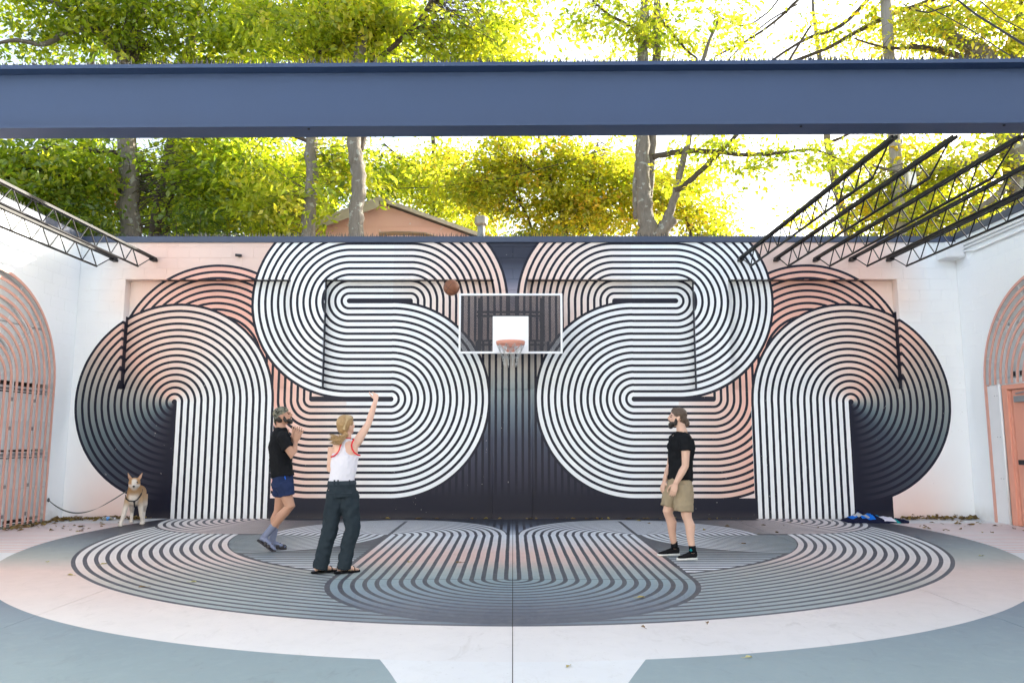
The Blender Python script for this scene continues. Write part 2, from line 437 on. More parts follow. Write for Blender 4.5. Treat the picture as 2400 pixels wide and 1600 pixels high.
o = rest.build('blockwork', M_WALL, bw); o['kind'] = 'stuff'
def spikes(name, x0, x1, y, z, n, h, parent, M=None):
    m = MB(); r = random.Random(5)
    for i in range(n):
        x = x0+(x1-x0)*(i+.5)/n+r.uniform(-.012, .012)
        hh = h*r.uniform(.6, 1.1); tx, ty = r.uniform(-.02, .02), r.uniform(-.05, .05)
        yy = y+r.uniform(-.04, .04); a = .0085
        m.add([(x-a, yy-a, z), (x+a, yy-a, z), (x+a, yy+a, z), (x-a, yy+a, z), (x+tx, yy+ty, z+hh)], [(0, 1, 4), (1, 2, 4), (2, 3, 4), (3, 0, 4)])
    if M is not None: m.v = [tuple(M @ Vector(v)) for v in m.v]
    o = m.build(name, M_SPIKE, parent); o['kind'] = 'stuff'; return o
cp = MB(); cp.bb(LX-.3, RX+.3, D-.035, D+.43, TZ-.028, TZ+.085); cop = cp.build('coping', M_SLATE, bw, bevel=.006)
spikes('spike_strip', LX, RX, D+.08, TZ+.083, 720, .11, cop)

# ================================================================ SIDE WALLS WITH ARCHED OPENINGS
def side_wall(side, X, yc, rad, spring, label):
    s = side                         # -1 left, +1 right
    t = thing('side_wall', label, 'wall', (X, 8, 0))
    X2 = X+s*.34; y0, y1 = -2.5, D+.4; top = TZ+.03
    m = MB()
    n = 28
    arch = [(yc-rad, 0.)]+[(yc-rad*math.cos(math.pi*i/n), spring+rad*math.sin(math.pi*i/n)) for i in range(n+1)]+[(yc+rad, 0.)]
    def quad(a, b, c, d):
        for xx, rev in ((X, s > 0), (X2, s < 0)):
            q = [(xx, *p) for p in (a, b, c, d)]; m.add(q, [(0, 1, 2, 3) if not rev else (3, 2, 1, 0)])
    quad((y0, -.05), (yc-rad, -.05), (yc-rad, top), (y0, top)); quad((yc+rad, -.05), (y1, -.05), (y1, top), (yc+rad, top))
    for (a, b), (c, d) in zip(arch[1:-1], arch[2:-1]): quad((a, b), (c, d), (c, top), (a, top))
    for (a, b), (c, d) in zip(arch[:-1], arch[1:]): m.add([(X, a, b), (X, c, d), (X2, c, d), (X2, a, b)], [(0, 1, 2, 3)])
    m.add([(X, y0, top), (X, y1, top), (X2, y1, top), (X2, y0, top)], [(0, 1, 2, 3)])
    m.add([(X, y0, 0), (X, y0, top), (X2, y0, top), (X2, y0, 0)], [(0, 1, 2, 3)])
    m.build('wall_face', M_WHITEW, t)
    # block courses that can be told apart
    k = 0
    for c in range(25):
        zc = CW*(c+.5)+.02
        yy = D-(c % 2)*BL/2
        while yy > 11.0:
            a, b = yy-BL, min(yy, D-.003)
            ok = all(((p-yc)**2+(max(q-spring, 0))**2) > (rad+.03)**2 or False for p in (a, b, (a+b)/2) for q in (zc-CW/2, zc+CW/2)) if zc+CW/2 > spring-.0 else (a > yc+rad+.03)
            if ok and b-a > .05 and (zc > 2.3) and zc+CW/2 < top-.02:
                kk = (round(b-a-JT, 3), round(CW-JT, 3), s)
                if kk not in cache: cache[kk] = block_mesh(kk[0], kk[1], .05, 'block', M_WHITEW)
                o = link('block', cache[kk][0], t); o.location = Vector((X-s*(.0025+rng.random()*.001), (a+b)/2, zc)); o.rotation_euler = (0, 0, math.pi/2*(-s)); k += 1
            yy -= BL
    cpm = MB(); cpm.bb(min(X-s*.035, X2+s*.03), max(X-s*.035, X2+s*.03), y0, D-.04, top-.02, top+.10)
    c = cpm.build('coping', M_SLATE, t, bevel=.006)
    mm = Matrix(((0, 1, 0, X+s*.1), (1, 0, 0, 0), (0, 0, 1, 0), (0, 0, 0, 1)))
    spikes('spike_strip', 8.5, D-.1, 0, top+.098, 230, .11, c, mm)
    return t
YL, RL, SPL = 11.45, 1.775, 2.35
swl = side_wall(-1, LX, YL, RL, SPL, 'white painted block wall on the left, pierced by an arch with pink bars')
YR, RR = 11.40, 1.775
swr = side_wall(1, RX, YR, RR, SPL, 'white painted block wall on the right, with conduits and an arch over a door')

def arch_bar(X, yc, r, zs, z0, wd=.047, dp=.012, n=36):
    m = MB(); pts = []
    if z0 < zs-.01: pts.append((yc+r, z0, 1, 0))
    for i in range(n+1):
        a = math.pi*i/n; pts.append((yc+r*math.cos(a), zs+r*math.sin(a), math.cos(a), math.sin(a)))
    if z0 < zs-.01: pts.append((yc-r, z0, -1, 0))
    vs = []; fs = []
    for (yy, zz, ny, nz) in pts:
        for dx, dr in ((-dp/2, -wd/2), (-dp/2, wd/2), (dp/2, wd/2), (dp/2, -wd/2)):
            vs.append((X+dx, yy+ny*dr, zz+nz*dr))
    for i in range(len(pts)-1):
        for q in range(4): fs.append((i*4+q, i*4+(q+1) % 4, i*4+4+(q+1) % 4, i*4+4+q))
    L = len(vs)-4; fs += [(3, 2, 1, 0), (L, L+1, L+2, L+3)]
    return m.add(vs, fs)
def grille(X, yc, rad, s, z0, label, n=12, step=.143):
    t = thing('arch_grille', label, 'grille', (X, yc, 0))
    for k in range(n):
        r = rad-.028-k*step
        if r < .05: break
        arch_bar(X, yc, r, SPL, z0).build('bar', M_SALMON, t)
    for a in range(15, 180, 25):
        ca, sa = math.cos(R_(a)), math.sin(R_(a))
        for da in ((0,) if a != 40 else (-1.6, 1.6)):
            ca, sa = math.cos(R_(a+da)), math.sin(R_(a+da))
            MB().tube([(X+s*.03, yc+ca*.2, SPL+sa*.2), (X+s*.03, yc+ca*(rad-.03), SPL+sa*(rad-.03))], .006, 6).build('tie_rod', M_WMETAL, t)
    if z0 < 1:
        for zz in (.06, .62, 1.2, 1.13, 1.72, 2.26, 2.2):
            MB().tube([(X+s*.03, yc-rad+.03, zz), (X+s*.03, yc+rad-.03, zz)], .007, 6).build('tie_rod', M_WMETAL, t)
    for r in (rad-.40, rad-.98):
        b = arch_bar(X+s*.10, yc, r, SPL, max(z0, .03), .028, .028)
        lt = b.build('light_tube', M_WMETAL, t)
        if z0 < 1:
            for zz in np.arange(.15, 2.3, .47): MB().bb(X+s*.10-.02, X+s*.10+.02, yc+r-.02, yc+r+.02, zz, zz+.06).build('clip', M_GREYM, lt)
    return t
grille(LX+.01, YL, RL, -1, .02, 'arched grille of slim pink bars filling the left wall opening')
grille(RX-.01, YR, RR, 1, 2.34, 'fan of curved pink bars over the door on the right wall')
# shutter behind the left grille
sh = thing('roller_shutter', 'pale grey sectional shutter behind the left pink grille', 'shutter', (LX-.32, YL, 0))
for z0, z1 in ((.10, 1.10), (1.24, 2.18), (2.36, 3.30), (3.31, 4.16)):
    MB().bb(LX-.17, LX-.12, YL-RL-.2, YL+RL+.2, z0, z1).build('panel', M_GREYP, sh, bevel=.01)
for zz in (1.17, 2.27):
    MB().bb(LX-.14, LX-.10, YL-RL-.2, YL+RL+.2, zz-.035, zz+.02).build('rail', M_GREYM, sh, bevel=.005)
MB().bb(LX-.30, LX-.25, YL-RL-.3, YL+RL+.3, 0, 4.4).build('backing', M_DARK, sh)
# fanlight panels behind the right grille
fl = thing('fanlight_panel', 'pale grey panelling behind the curved bars above the salmon door', 'panel', (RX+.3, YR, SPL))
MB().bb(RX+.28, RX+.34, YR-RR-.2, YR+RR+.2, SPL+.12, SPL+1.0).build('panel', M_GREYP, fl, bevel=.01)
MB().bb(RX+.28, RX+.34, YR-RR-.2, YR+RR+.2, SPL+1.03, SPL+1.9).build('panel', M_GREYP, fl, bevel=.01)
MB().bb(RX+.20, RX+.34, YR-RR-.2, YR+RR+.2, SPL-.02, SPL+.10).build('sill_beam', M_WMETAL, fl, bevel=.01)
for i in range(9): MB().bb(RX+.26, RX+.279, YR+RR-.42-.22*i, YR+RR-.33-.22*i, SPL+.13, SPL+.21).build('vent_slot', M_BLACKP, fl)
# jamb panel, pipe, door
jb = thing('jamb_panel', 'tall white jamb board with screw heads between pink strip and door frame', 'panel', (RX, 12.98, 0))
MB().bb(RX+.0, RX+.06, 12.80, 13.115, 0, SPL-.02).build('board', M_WMETAL, jb, bevel=.004)
MB().bb(RX-.02, RX+.05, 13.12, 13.17, 0, SPL).build('edge_strip', M_SALMON, jb, bevel=.004)
for zz in (.75, 1.45, 2.15):
    for yy in (12.93, 12.86): MB().ell((RX-.001, yy, zz), (.004, .009, .009), None, 8, 6).build('screw_head', M_GREYM, jb)
pp = MB().tube([(RX-.005, 12.77, 0), (RX-.005, 12.77, SPL)], .022, 10); tag(pp.build('downpipe', M_WMETAL, None, True), 'slim white pipe running up beside the salmon door frame', 'pipe')
dr = thing('door', 'salmon painted steel door with push bar in the right wall', 'door', (RX, 12.1, 0))
MB().bb(RX+.0, RX+.14, 12.60, 12.735, 0, 2.32).build('door_frame', M_SALMON2, dr, bevel=.006)
MB().bb(RX+.03, RX+.10, 12.56, 12.60, 0, 2.21).build('door_stop', M_SALMON2, dr, bevel=.004)
MB().bb(RX+.0, RX+.14, 11.40, 12.598, 2.24, 2.32).build('door_head', M_SALMON2, dr, bevel=.006)
MB().bb(RX+.05, RX+.10, 11.50, 12.545, .01, 2.23).build('door_leaf', M_SALMON2, dr, bevel=.004)
dc = MB().bb(RX-.02, RX+.045, 12.0, 12.42, 2.02, 2.12).build('door_closer', M_GREYM, dr, bevel=.006)
MB().tube([(RX+.0, 12.38, 2.16), (RX+.0, 12.0, 2.20)], .012, 8).build('closer_arm', M_GREYM, dc)
MB().bb(RX-.03, RX+.045, 11.55, 12.42, 1.0, 1.08).build('push_bar', M_BLACKP, dr, bevel=.01)
MB().bb(RX+.04, RX+.048, 11.6, 12.2, .05, .32).build('kick_plate', M_GREYM, dr)
MB().bb(RX+.2, RX+.30, YR-RR-.2, 11.39, 0, 2.33).build('sun_block_infill', M_WHITEW, swr)  # unseen panel added to keep the sun from shining through the open arch
MB().bb(RX+.345, RX+.42, YR-RR-.3, YR+RR+.3, -.05, 4.6).build('sun_block_backing', M_WHITEW, swr)  # hidden sheet added to stop sun streaks through the gaps behind the fanlight
# conduits and junction box
for i, (dz, d2) in enumerate(((.0, 0), (-.075, 0), (-.14, 0), (-.26, .12))):
    z = 5.02+dz
    pts = [(RX-.03, 13.52, z+(.06 if d2 else 0)), (RX-.03, 13.3, z+(.05 if d2 else 0)), (RX-.03, 13.1, z), (RX-.03, 9, z+.02*i)]
    tag(MB().tube(pts, .019, 8).build('conduit', M_WMETAL, None, True), ['uppermost white conduit along the top of the right wall', 'second white conduit from the top of the right wall', 'third white conduit from the top of the right wall', 'lowest white conduit with an offset bend on the right wall'][i], 'conduit', 'conduits on the right wall')
jbx = thing('junction_box', 'white square junction box in the top right corner', 'box', (8.2, 13.6, 4.9))
MB().bb(RX-.36, RX-.005, 13.42, D-.006, 4.72, 5.0).build('housing', M_WMETAL, jbx, bevel=.006)
MB().bb(RX-.345, RX-.02, 13.41, 13.42, 4.735, 4.985).build('cover', M_WMETAL, jbx, bevel=.003)
# small security cameras
def wallcam(p, d, label):
    t = thing('security_camera', label, 'camera', p); p = Vector(p); d = Vector(d)
    MB().tube([p, p+d*.02], .03, 12).build('mount', M_WMETAL if d.x else M_BLACKP, t)
    MB().tube([p+d*.02, p+d*.07], .012, 8).build('arm', M_BLACKP, t)
    MB().tube([p+d*.06+Vector((-.05, 0, .0)), p+d*.06+Vector((.06, 0, -.01))], .027, 10).build('body', M_BLACKP, t)
wallcam((-5.08, D, 4.82), (0, -1, 0), 'tiny black camera on the back wall above the pink arches')
wallcam(tuple(atX(190, 600, LX+.003)), (1, 0, 0), 'tiny camera high on the left white wall near the corner')

# ================================================================ STEEL BEAM AND JOISTS
BY, BZ0, BZ1, FL = 7.80, 4.81, 5.545, .30
bm = thing('steel_beam', 'deep blue-grey steel beam crossing the whole court overhead', 'beam', (0, BY, BZ0))
bm.rotation_euler = (0, 0, -.012)
def bpart(name, x0, x1, y0, y1, z0, z1, mat=None, bevel=.004):
    o = MB().bb(x0, x1, y0-BY, y1-BY, z0-BZ0, z1-BZ0).build(name, mat or M_BEAM, None, bevel=bevel); o.parent = bm; return o
bpart('bottom_flange', -8.0, 8.3, BY, BY+FL, BZ0, BZ0+.028)
bpart('top_flange', -8.0, 8.3, BY, BY+FL, BZ1-.045, BZ1)
bpart('web', -8.0, 8.3, BY+FL/2-.012, BY+FL/2+.012, BZ0+.028, BZ1-.045)
for x in (-2.2, 3.2, 5.4):
    o = MB().tube([(x, .06, -.012), (x, .06, .004)], .014, 8).build('bolt', M_TRUSS, None); o.parent = bm
sp = spikes('spike_strip', -8, 8.3, .05, BZ1-BZ0, 760, .075, None); sp.parent = bm
def joist(X, label, grp):
    t = thing('roof_joist', label, 'joist', (X, D, 4.78), grp)
    zt, zb, y0, y1 = 4.775, 4.475, BY+FL/2+.03, D-.01
    for s in (-1, 1):
        MB().bb(X+s*.012-(.024 if s < 0 else 0), X+s*.012+(.024 if s > 0 else 0), y0, y1, zt-.038, zt+.0).build('top_chord', M_TRUSS, t)
    m = MB().tube([(X, y0+.55, zb), (X, y1-.62, zb)], .019, 8); m.build('bottom_chord', M_TRUSS, t, True)
    pts = []; n = int((y1-y0-1.2)/.44); a, b = y1-.62, y0+.55
    for i in range(2*n+1): pts.append((X, a+(b-a)*i/(2*n), zb if i % 2 == 0 else zt-.02))
    MB().tube([(X, y1-.12, zt-.02)]+pts+[(X, y0+.1, zt-.02)], .0105, 6).build('web_rod', M_TRUSS, t)
    MB().bb(X-.045, X+.045, D-.16, D+.0, zt-.075, zt-.03).build('bearing_seat', M_TRUSS, t, bevel=.004)
for X, l in ((-6.65, 'black open-web joist at the left, the one nearer the beam middle'), (-7.39, 'black open-web joist at the far left, along the white wall')): joist(X, l, 'open-web joists')
for X, l in zip((4.30, 4.97, 5.71, 6.38, 7.08), ('first', 'second', 'third', 'fourth', 'fifth')):
    joist(X, f'black open-web joist on the right, {l} counted from the hoop', 'open-web joists')

# ================================================================ HOOP
hp = thing('basketball_hoop', 'white framed basketball backboard with perforated panel, pink rim and chain net', 'basketball hoop', (0, D, 2.9))
HX, HY, bw2, bz0, bz1 = .012, D-.687, .9145, 2.90, 3.967
def hole_mat():
    t = NT('perforated_steel'); X, y, z, P = t.pos()
    a = .0165
    r = (z*(1/(a*.866))); row = t.math('FLOOR', r); xo = X*(1/a)+row*.5
    fx = xo.fract()-.5; fz = (r.fract()-.5)*.866
    d = t.math('SQRT', fx*fx+fz*fz)
    hole = d < .25
    p = t.surf(t.mix(t.noise(P, 5, 3), (.024, .024, .034), (.034, .034, .045)), .5, 0, .4)
    tr = t.n('ShaderNodeBsdfTransparent'); mx = t.n('ShaderNodeMixShader'); t.setin(mx.inputs[0], hole)
    t.t.links.new(t.p.outputs[0], mx.inputs[1]); t.t.links.new(tr.outputs[0], mx.inputs[2]); t.t.links.new(mx.outputs[0], t.out.inputs[0]); return p
M_HOLE = hole_mat(); M_BOARD = plain('white_board_paint', (.84, .85, .87), .35, 0, .03, 4); M_RIM = plain('rim_coral_paint', (.72, .33, .24), .4, 0, .08, 20)
M_CHAIN = plain('galvanised_chain', (.52, .53, .52), .38, .8, .15, 40)
fw = .036
bp = MB(); bp.add([(HX-bw2+fw, HY+.014, bz0+fw), (HX+bw2-fw, HY+.014, bz0+fw), (HX+bw2-fw, HY+.014, bz1-fw), (HX-bw2+fw, HY+.014, bz1-fw)], [(0, 1, 2, 3)])
bp.build('perforated_panel', M_HOLE, hp)
for x0, x1, z0, z1 in ((-bw2, bw2, bz1-fw, bz1), (-bw2, bw2, bz0, bz0+fw), (-bw2, -bw2+fw, bz0+fw, bz1-fw), (bw2-fw, bw2, bz0+fw, bz1-fw)):
    MB().bb(HX+x0, HX+x1, HY-.006, HY+.04, z0, z1).build('board_frame', M_BOARD, hp, bevel=.003)
MB().bb(HX-.315, HX+.315, HY-.002, HY+.012, bz0+fw, bz0+.66).build('target_square', M_BOARD, hp)
for z in (3.05, 3.56):
    for dz in (0, .07): MB().bb(HX-.6, HX+.6, HY+.05, HY+.09, z+dz, z+dz+.03).build('support_rail', M_TRUSS, hp, bevel=.003)
for x in (-.55, .55):
    for z in (3.08, 3.6): MB().bb(HX+x-.025, HX+x+.025, HY+.091, D-.006, z-.025, z+.025).build('support_arm', M_TRUSS, hp, bevel=.003)
    MB().bb(HX+x-.03, HX+x+.03, HY+.055, HY+.088, 2.95, 3.9).build('support_post', M_TRUSS, hp, bevel=.003)
RCY = HY-.385; RZ = 3.055; rr = .237
ringp = [(HX+rr*math.cos(2*math.pi*i/40), RCY+rr*math.sin(2*math.pi*i/40), RZ) for i in range(41)]
rim = MB().tube(ringp, .0125, 8, cap=False).build('rim', M_RIM, hp, True)
bn = MB(); bn.add([(HX+(rr+q)*math.cos(2*math.pi*i/40), RCY+(rr+q)*math.sin(2*math.pi*i/40), RZ+zz) for i in range(40) for q, zz in ((.006, -.002), (.006, -.040), (.002, -.040), (.002, -.002))], [(i*4+k, i*4+(k+1) % 4, ((i+1) % 40)*4+(k+1) % 4, ((i+1) % 40)*4+k) for i in range(40) for k in range(4)]); bn.build('rim_band', M_RIM, rim, True)
MB().tube([(p[0], p[1], RZ-.042) for p in ringp], .0055, 6, cap=False).build('rim_lower_ring', M_RIM, rim, True)
for i in range(0, 40, 4): MB().tube([ringp[i], (ringp[i][0], ringp[i][1], RZ-.042)], .004, 6).build('rim_hook', M_GREYM, rim)
MB().bb(HX-.12, HX+.12, HY-.16, HY-.006, RZ-.006, RZ+.006).build('rim_plate', M_RIM, hp, bevel=.002)
MB().bb(HX-.065, HX+.065, HY-.022, HY-.006, RZ-.13, RZ+.02).build('mount_plate', M_RIM, hp, bevel=.002)
for s in (-1, 1): MB().tube([(HX+s*.20, RCY+.05, RZ-.02), (HX+s*.06, HY-.02, RZ-.12)], .007, 6).build('rim_brace', M_RIM, hp)
def chain(p0, p1, sag=0.):
    m = MB(); n = max(2, int((Vector(p1)-Vector(p0)).length/.030)); d = (Vector(p1)-Vector(p0))/n; dn = d.normalized()
    for i in range(n):
        c = Vector(p0)+d*(i+.5); sidev = dn.cross(Vector((0, 1, 0) if i % 2 else (1, 0, 0)))
        if sidev.length < .1: sidev = Vector((1, 0, 0))
        sidev.normalize()
        pts = []
        for k in range(9):
            a = 2*math.pi*k/8; pts.append(c+dn*(math.cos(a)*.021)+sidev*(math.sin(a)*.009))
        m.tube(pts, .0026, 5, cap=False)
    return m
nn = 10
def np_(k, lev): 
    rad, dz = ((.235, -.045), (.19, -.155), (.135, -.27), (.105, -.42))[lev]; a = 2*math.pi*(k+(.5 if lev == 1 else 0))/nn
    return (HX+rad*math.cos(a), RCY+rad*math.sin(a), RZ+dz)
for k in range(nn):
    chain(np_(k, 0), np_(k, 1)).build('chain', M_CHAIN, hp); chain(np_((k+1) % nn, 0), np_(k, 1)).build('chain', M_CHAIN, hp)
    chain(np_(k, 1), np_(k, 2)).build('chain', M_CHAIN, hp)
    chain(np_(k, 2), np_((k+1) % nn, 2)).build('chain', M_CHAIN, hp)
    chain(np_(k, 2), np_(k, 3)).build('chain', M_CHAIN, hp)
# ball in the air
bt = NT('basketball_leather'); ob = bt.obj(); bnz = bt.noise(ob, 14, 4)
vor = bt.n('ShaderNodeTexVoronoi'); vor.inputs['Scale'].default_value = 42; bt.t.links.new(ob, vor.inputs[0])
M_BALL = bt.surf(bt.mix(bnz, (.16, .060, .030), (.24, .095, .048)), .55, 0, .4, E(bt, vor.outputs[0]), .5, .004)
bl = thing('basketball', 'worn brown basketball in mid-air beside the backboard', 'ball', (-.858, 10.9, 3.64))
MB().ell((-.858, 10.9, 3.64), .120, None, 40, 24).build('ball_skin', M_BALL, bl, True)
M_SEAM = plain('rubber_seam', (.02, .015, .013), .6)
Mb = Matrix.Rotation(.5, 3, 'X') @ Matrix.Rotation(.6, 3, 'Y') @ Matrix.Rotation(.3, 3, 'Z')
def seam(f):
    pts = [Vector((-.858, 10.9, 3.64))+Mb @ Vector(f(2*math.pi*i/48)).normalized()*.1195 for i in range(49)]
    MB().tube(pts, .0026, 5, cap=False).build('seam', M_SEAM, bl, True)
seam(lambda a: (math.cos(a), math.sin(a), 0)); seam(lambda a: (math.cos(a), 0, math.sin(a)))
for s in (-1, 1): seam(lambda a: (math.cos(a)*.75, s*(.62+.28*math.cos(2*a)), math.sin(a)*.75))

# ---------------------------------------------------------------- building added unseen behind the camera; it bounces the low sun onto the mural
fb = thing('bounce_building', 'long pale rendered building added unseen behind the camera to bounce sunlight', 'building', (0, -12, 0))
M_REND = plain('pale_render', (.74, .72, .68), .8, 0, .08, 1.5)
f_ = MB(); zs_, xs_ = [0, 1.0, 2.6, 4.2, 5.8, 7.2], [-16+4*i for i in range(9)]
f_.bb(-17, 17, -12.6, -12.1, 0, 7.4); f_.build('wall', M_REND, fb)
f_ = MB(); f_.bb(-17.2, 17.2, -12.7, -11.95, 7.4, 7.6); f_.build('parapet', M_REND, fb)
M_PANE = plain('dark_pane', (.06, .07, .08), .1)
for x_ in xs_:
    for z_ in (1.2, 4.4):
        wn = MB().bb(x_-.65, x_+.65, -12.098, -12.06, z_, z_+1.5).build('window', M_WMETAL, fb); MB().bb(x_-.57, x_+.57, -12.058, -12.05, z_+.08, z_+1.42).build('pane', M_PANE, wn)
# ================================================================ TREES AND WHAT STANDS BEHIND THE WALL
def leaf_mat(name, cols, trans=.6):
    t = NT(name); r = t.attr('rnd'); P = t.obj()
    st = [(i/(len(cols)-1), c) for i, c in enumerate(cols)]
    c = t.ramp(r, st)
    c = t.mul(c, t.mix(t.noise(P, .55, 2), (.72, .78, .70), (1.15, 1.12, 1.05)))
    df = t.n('ShaderNodeBsdfDiffuse'); tl = t.n('ShaderNodeBsdfTranslucent'); gl = t.n('ShaderNodeBsdfGlossy'); gl.inputs['Roughness'].default_value = .4
    t.setin(df.inputs[0], t.mul(c, (.58, .60, .70))); t.setin(tl.inputs[0], t.mul(c, (1.58, 1.56, .80))); t.setin(gl.inputs[0], (.9, .95, .9))
    m1 = t.n('ShaderNodeMixShader'); m1.inputs[0].default_value = trans; m2 = t.n('ShaderNodeMixShader'); m2.inputs[0].default_value = .04
    t.t.links.new(df.outputs[0], m1.inputs[1]); t.t.links.new(tl.outputs[0], m1.inputs[2]); t.t.links.new(m1.outputs[0], m2.inputs[1]); t.t.links.new(gl.outputs[0], m2.inputs[2])
    t.t.links.new(m2.outputs[0], t.out.inputs[0]); return t.mat
L_GREEN = leaf_mat('leaf_green', [(.10, .17, .012), (.19, .28, .018), (.31, .39, .026), (.45, .49, .035), (.58, .54, .045)])
L_LIME = leaf_mat('leaf_lime', [(.14, .22, .014), (.26, .35, .022), (.40, .47, .032), (.54, .55, .05), (.64, .56, .06)])
L_GOLD = leaf_mat('leaf_gold', [(.16, .24, .016), (.32, .39, .026), (.50, .50, .035), (.62, .54, .045), (.66, .40, .032)])
L_DARK = leaf_mat('leaf_dark', [(.05, .10, .010), (.10, .17, .014), (.18, .26, .018), (.29, .35, .026)], .45)
L_RED = leaf_mat('leaf_red', [(.26, .10, .06), (.34, .13, .09), (.22, .16, .06)], .4)
def bark_mat(name, a, b, lich=.0):
    t = NT(name); P = t.obj(); q = t.scaled(P, (7, 7, 1.3))
    n = t.noise(q, 3.0, 6, .65, .4); c = t.mix(n, a, b)
    if lich: c = t.mix((t.noise(P, 7, 3) > .60)*lich, c, (.36, .38, .34))
    return t.surf(c, .9, 0, .2, n+t.noise(q, 11, 4)*.5, .9, .03)
B_GREY = bark_mat('bark_grey', (.085, .076, .064), (.27, .24, .205), .6)
B_BROWN = bark_mat('bark_brown', (.05, .042, .033), (.16, .13, .105))
B_LIMB = bark_mat('bark_shaded', (.045, .037, .03), (.125, .102, .08))  # limb and twig bark, darkened so their silhouette shade is in the colour
npr = np.random.default_rng(11)
def leaves(name, cent, size, mat, parent, droop=.5, wid=.48, grp=1):
    n = len(cent)
    d = npr.normal(size=(n, 3))*.55; d[:, 2] = d[:, 2]*.6-droop
    gd = npr.normal(size=((n+grp-1)//grp, 3)); gd[:, 2] = gd[:, 2]*.4; d += np.repeat(gd*.6, grp, 0)[:n]; d /= np.linalg.norm(d, axis=1)[:, None]
    up = npr.normal(size=(n, 3))*.8; up[:, 2] += .8
    sd = np.cross(d, up); sd /= np.linalg.norm(sd, axis=1)[:, None]+1e-9
    nm = np.cross(sd, d)
    sz = (size*npr.uniform(.5, 1.45, n))[:, None]
    a = cent; tip = cent+d*sz; mid = cent+d*sz*.45
    l = mid+sd*sz*wid*.5+nm*sz*.07; r = mid-sd*sz*wid*.5+nm*sz*.07
    V = np.stack([a, l, tip, r], 1).reshape(-1, 3)
    F = np.arange(4*n).reshape(n, 4)
    tri = np.stack([F[:, [0, 1, 2]], F[:, [0, 2, 3]]], 1).reshape(-1, 3)
    me = bpy.data.meshes.new(name); me.vertices.add(len(V)); me.vertices.foreach_set('co', V.astype(np.float32).ravel())
    m = len(tri); me.loops.add(3*m); me.loops.foreach_set('vertex_index', tri.astype(np.int32).ravel())
    me.polygons.add(m); me.polygons.foreach_set('loop_start', np.arange(0, 3*m, 3, dtype=np.int32))
    me.update(calc_edges=True)
    at = me.attributes.new('rnd', 'FLOAT', 'POINT')
    gv = np.repeat(npr.normal(0, .20, (n+grp-1)//grp), grp)[:n]; rv = np.repeat(np.clip(npr.normal(.5, .13, n)+gv+RB_BIAS, 0, 1), 4); at.data.foreach_set('value', rv.astype(np.float32))
    me.materials.append(mat); return link(name, me, parent)
RB_BIAS = 0.; DENS = 1.25
CLEAR = [(295, 18, 48, .88), (380, 20, 45, .8), (711, 16.5, 34, .8), (818, 16, 42, .97), (1482, 17, 45, .9), (790, 18.6, 62, -440), (960, 18.6, 130, -455), (1580, 16.9, 50, .7), (2066, 17, 30, .6)]
def spray_cloud(blobs, nl=15, sp=.36, seed=0):
    """blobs: (px, py, Y, rx_px, ry_px, depth, count) in picture units at distance Y; returns leaf bases and spray centres"""
    C = []; Lv = []
    for (px, py, Y, rx, ry, dp, cnt) in blobs:
        c = np.array(pY(px, py, Y)); s = Y/FPX*K
        cnt = int(cnt*DENS); ns = max(5, cnt//10)
        q = npr.normal(size=(ns, 3)); q /= np.linalg.norm(q, axis=1)[:, None]; q *= npr.uniform(0, 1, ns)[:, None]**(1/2.0)*1.06
        sub = c+q*np.array([rx*s, dp, ry*s]); ssz = npr.uniform(.18, .50, ns)
        pick = npr.integers(0, ns, cnt)
        p = sub[pick]+npr.normal(size=(cnt, 3))*ssz[pick][:, None]*np.array([1., 1., .42])
        p[:, 2] -= .18*((p[:, 0]-sub[pick][:, 0])**2+(p[:, 1]-sub[pick][:, 1])**2)/np.maximum(ssz[pick], .2)
        dy = p[:, 1]; w_ = dy*math.cos(PITCH)+(p[:, 2]-CH)*math.sin(PITCH)
        uu = (1200+FPX*(p[:, 0]-CX)/w_)/K; vv = (800-FPX*(-dy*math.sin(PITCH)+(p[:, 2]-CH)*math.cos(PITCH))/w_)/K
        keep = np.ones(cnt, bool); rn = npr.uniform(0, 1, cnt)
        for (tx, tY, hw, pr) in CLEAR:
            v0, pr = (296, pr) if pr >= 0 else (-pr, .93)
            keep &= ~((np.abs(uu-tx-(tx == 380)*(400-vv)*.1) < hw) & (vv > v0) & (dy < tY+.1) & (rn < pr))
        p = p[keep]; cnt = len(p)
        C.append(p)
        off = npr.normal(size=(cnt, nl, 3))*np.array([sp, sp, sp*.30])
        tilt = npr.normal(size=(cnt, 1, 2))*.35
        off[:, :, 2] += off[:, :, 0]*tilt[:, :, 0]+off[:, :, 1]*tilt[:, :, 1]
        Lv.append((p[:, None, :]+off).reshape(-1, 3))
    return np.concatenate(Lv), np.concatenate(C)
def limb_pts(spec, sub=5, jit=.03):
    P = [pY(x, y, Y) for x, y, Y, r in spec]; Rr = [s[3] for s in spec]; out = []; ro = []
    n = len(P)
    for i in range(n-1):
        p0, p1, p2, p3 = P[max(i-1, 0)], P[i], P[i+1], P[min(i+2, n-1)]
        for k in range(sub):
            t = k/sub; a = .5*((2*p1)+(p2-p0)*t+(2*p0-5*p1+4*p2-p3)*t*t+(3*p1-p0-3*p2+p3)*t**3)
            j = jit*min(1, (Rr[i]*4)); out.append(a+Vector((random.gauss(0, j), random.gauss(0, j), random.gauss(0, j))))
            ro.append((Rr[i]*(1-t)+Rr[i+1]*t)*random.uniform(.93, 1.08))
    out.append(P[-1]); ro.append(Rr[-1]); return out, ro
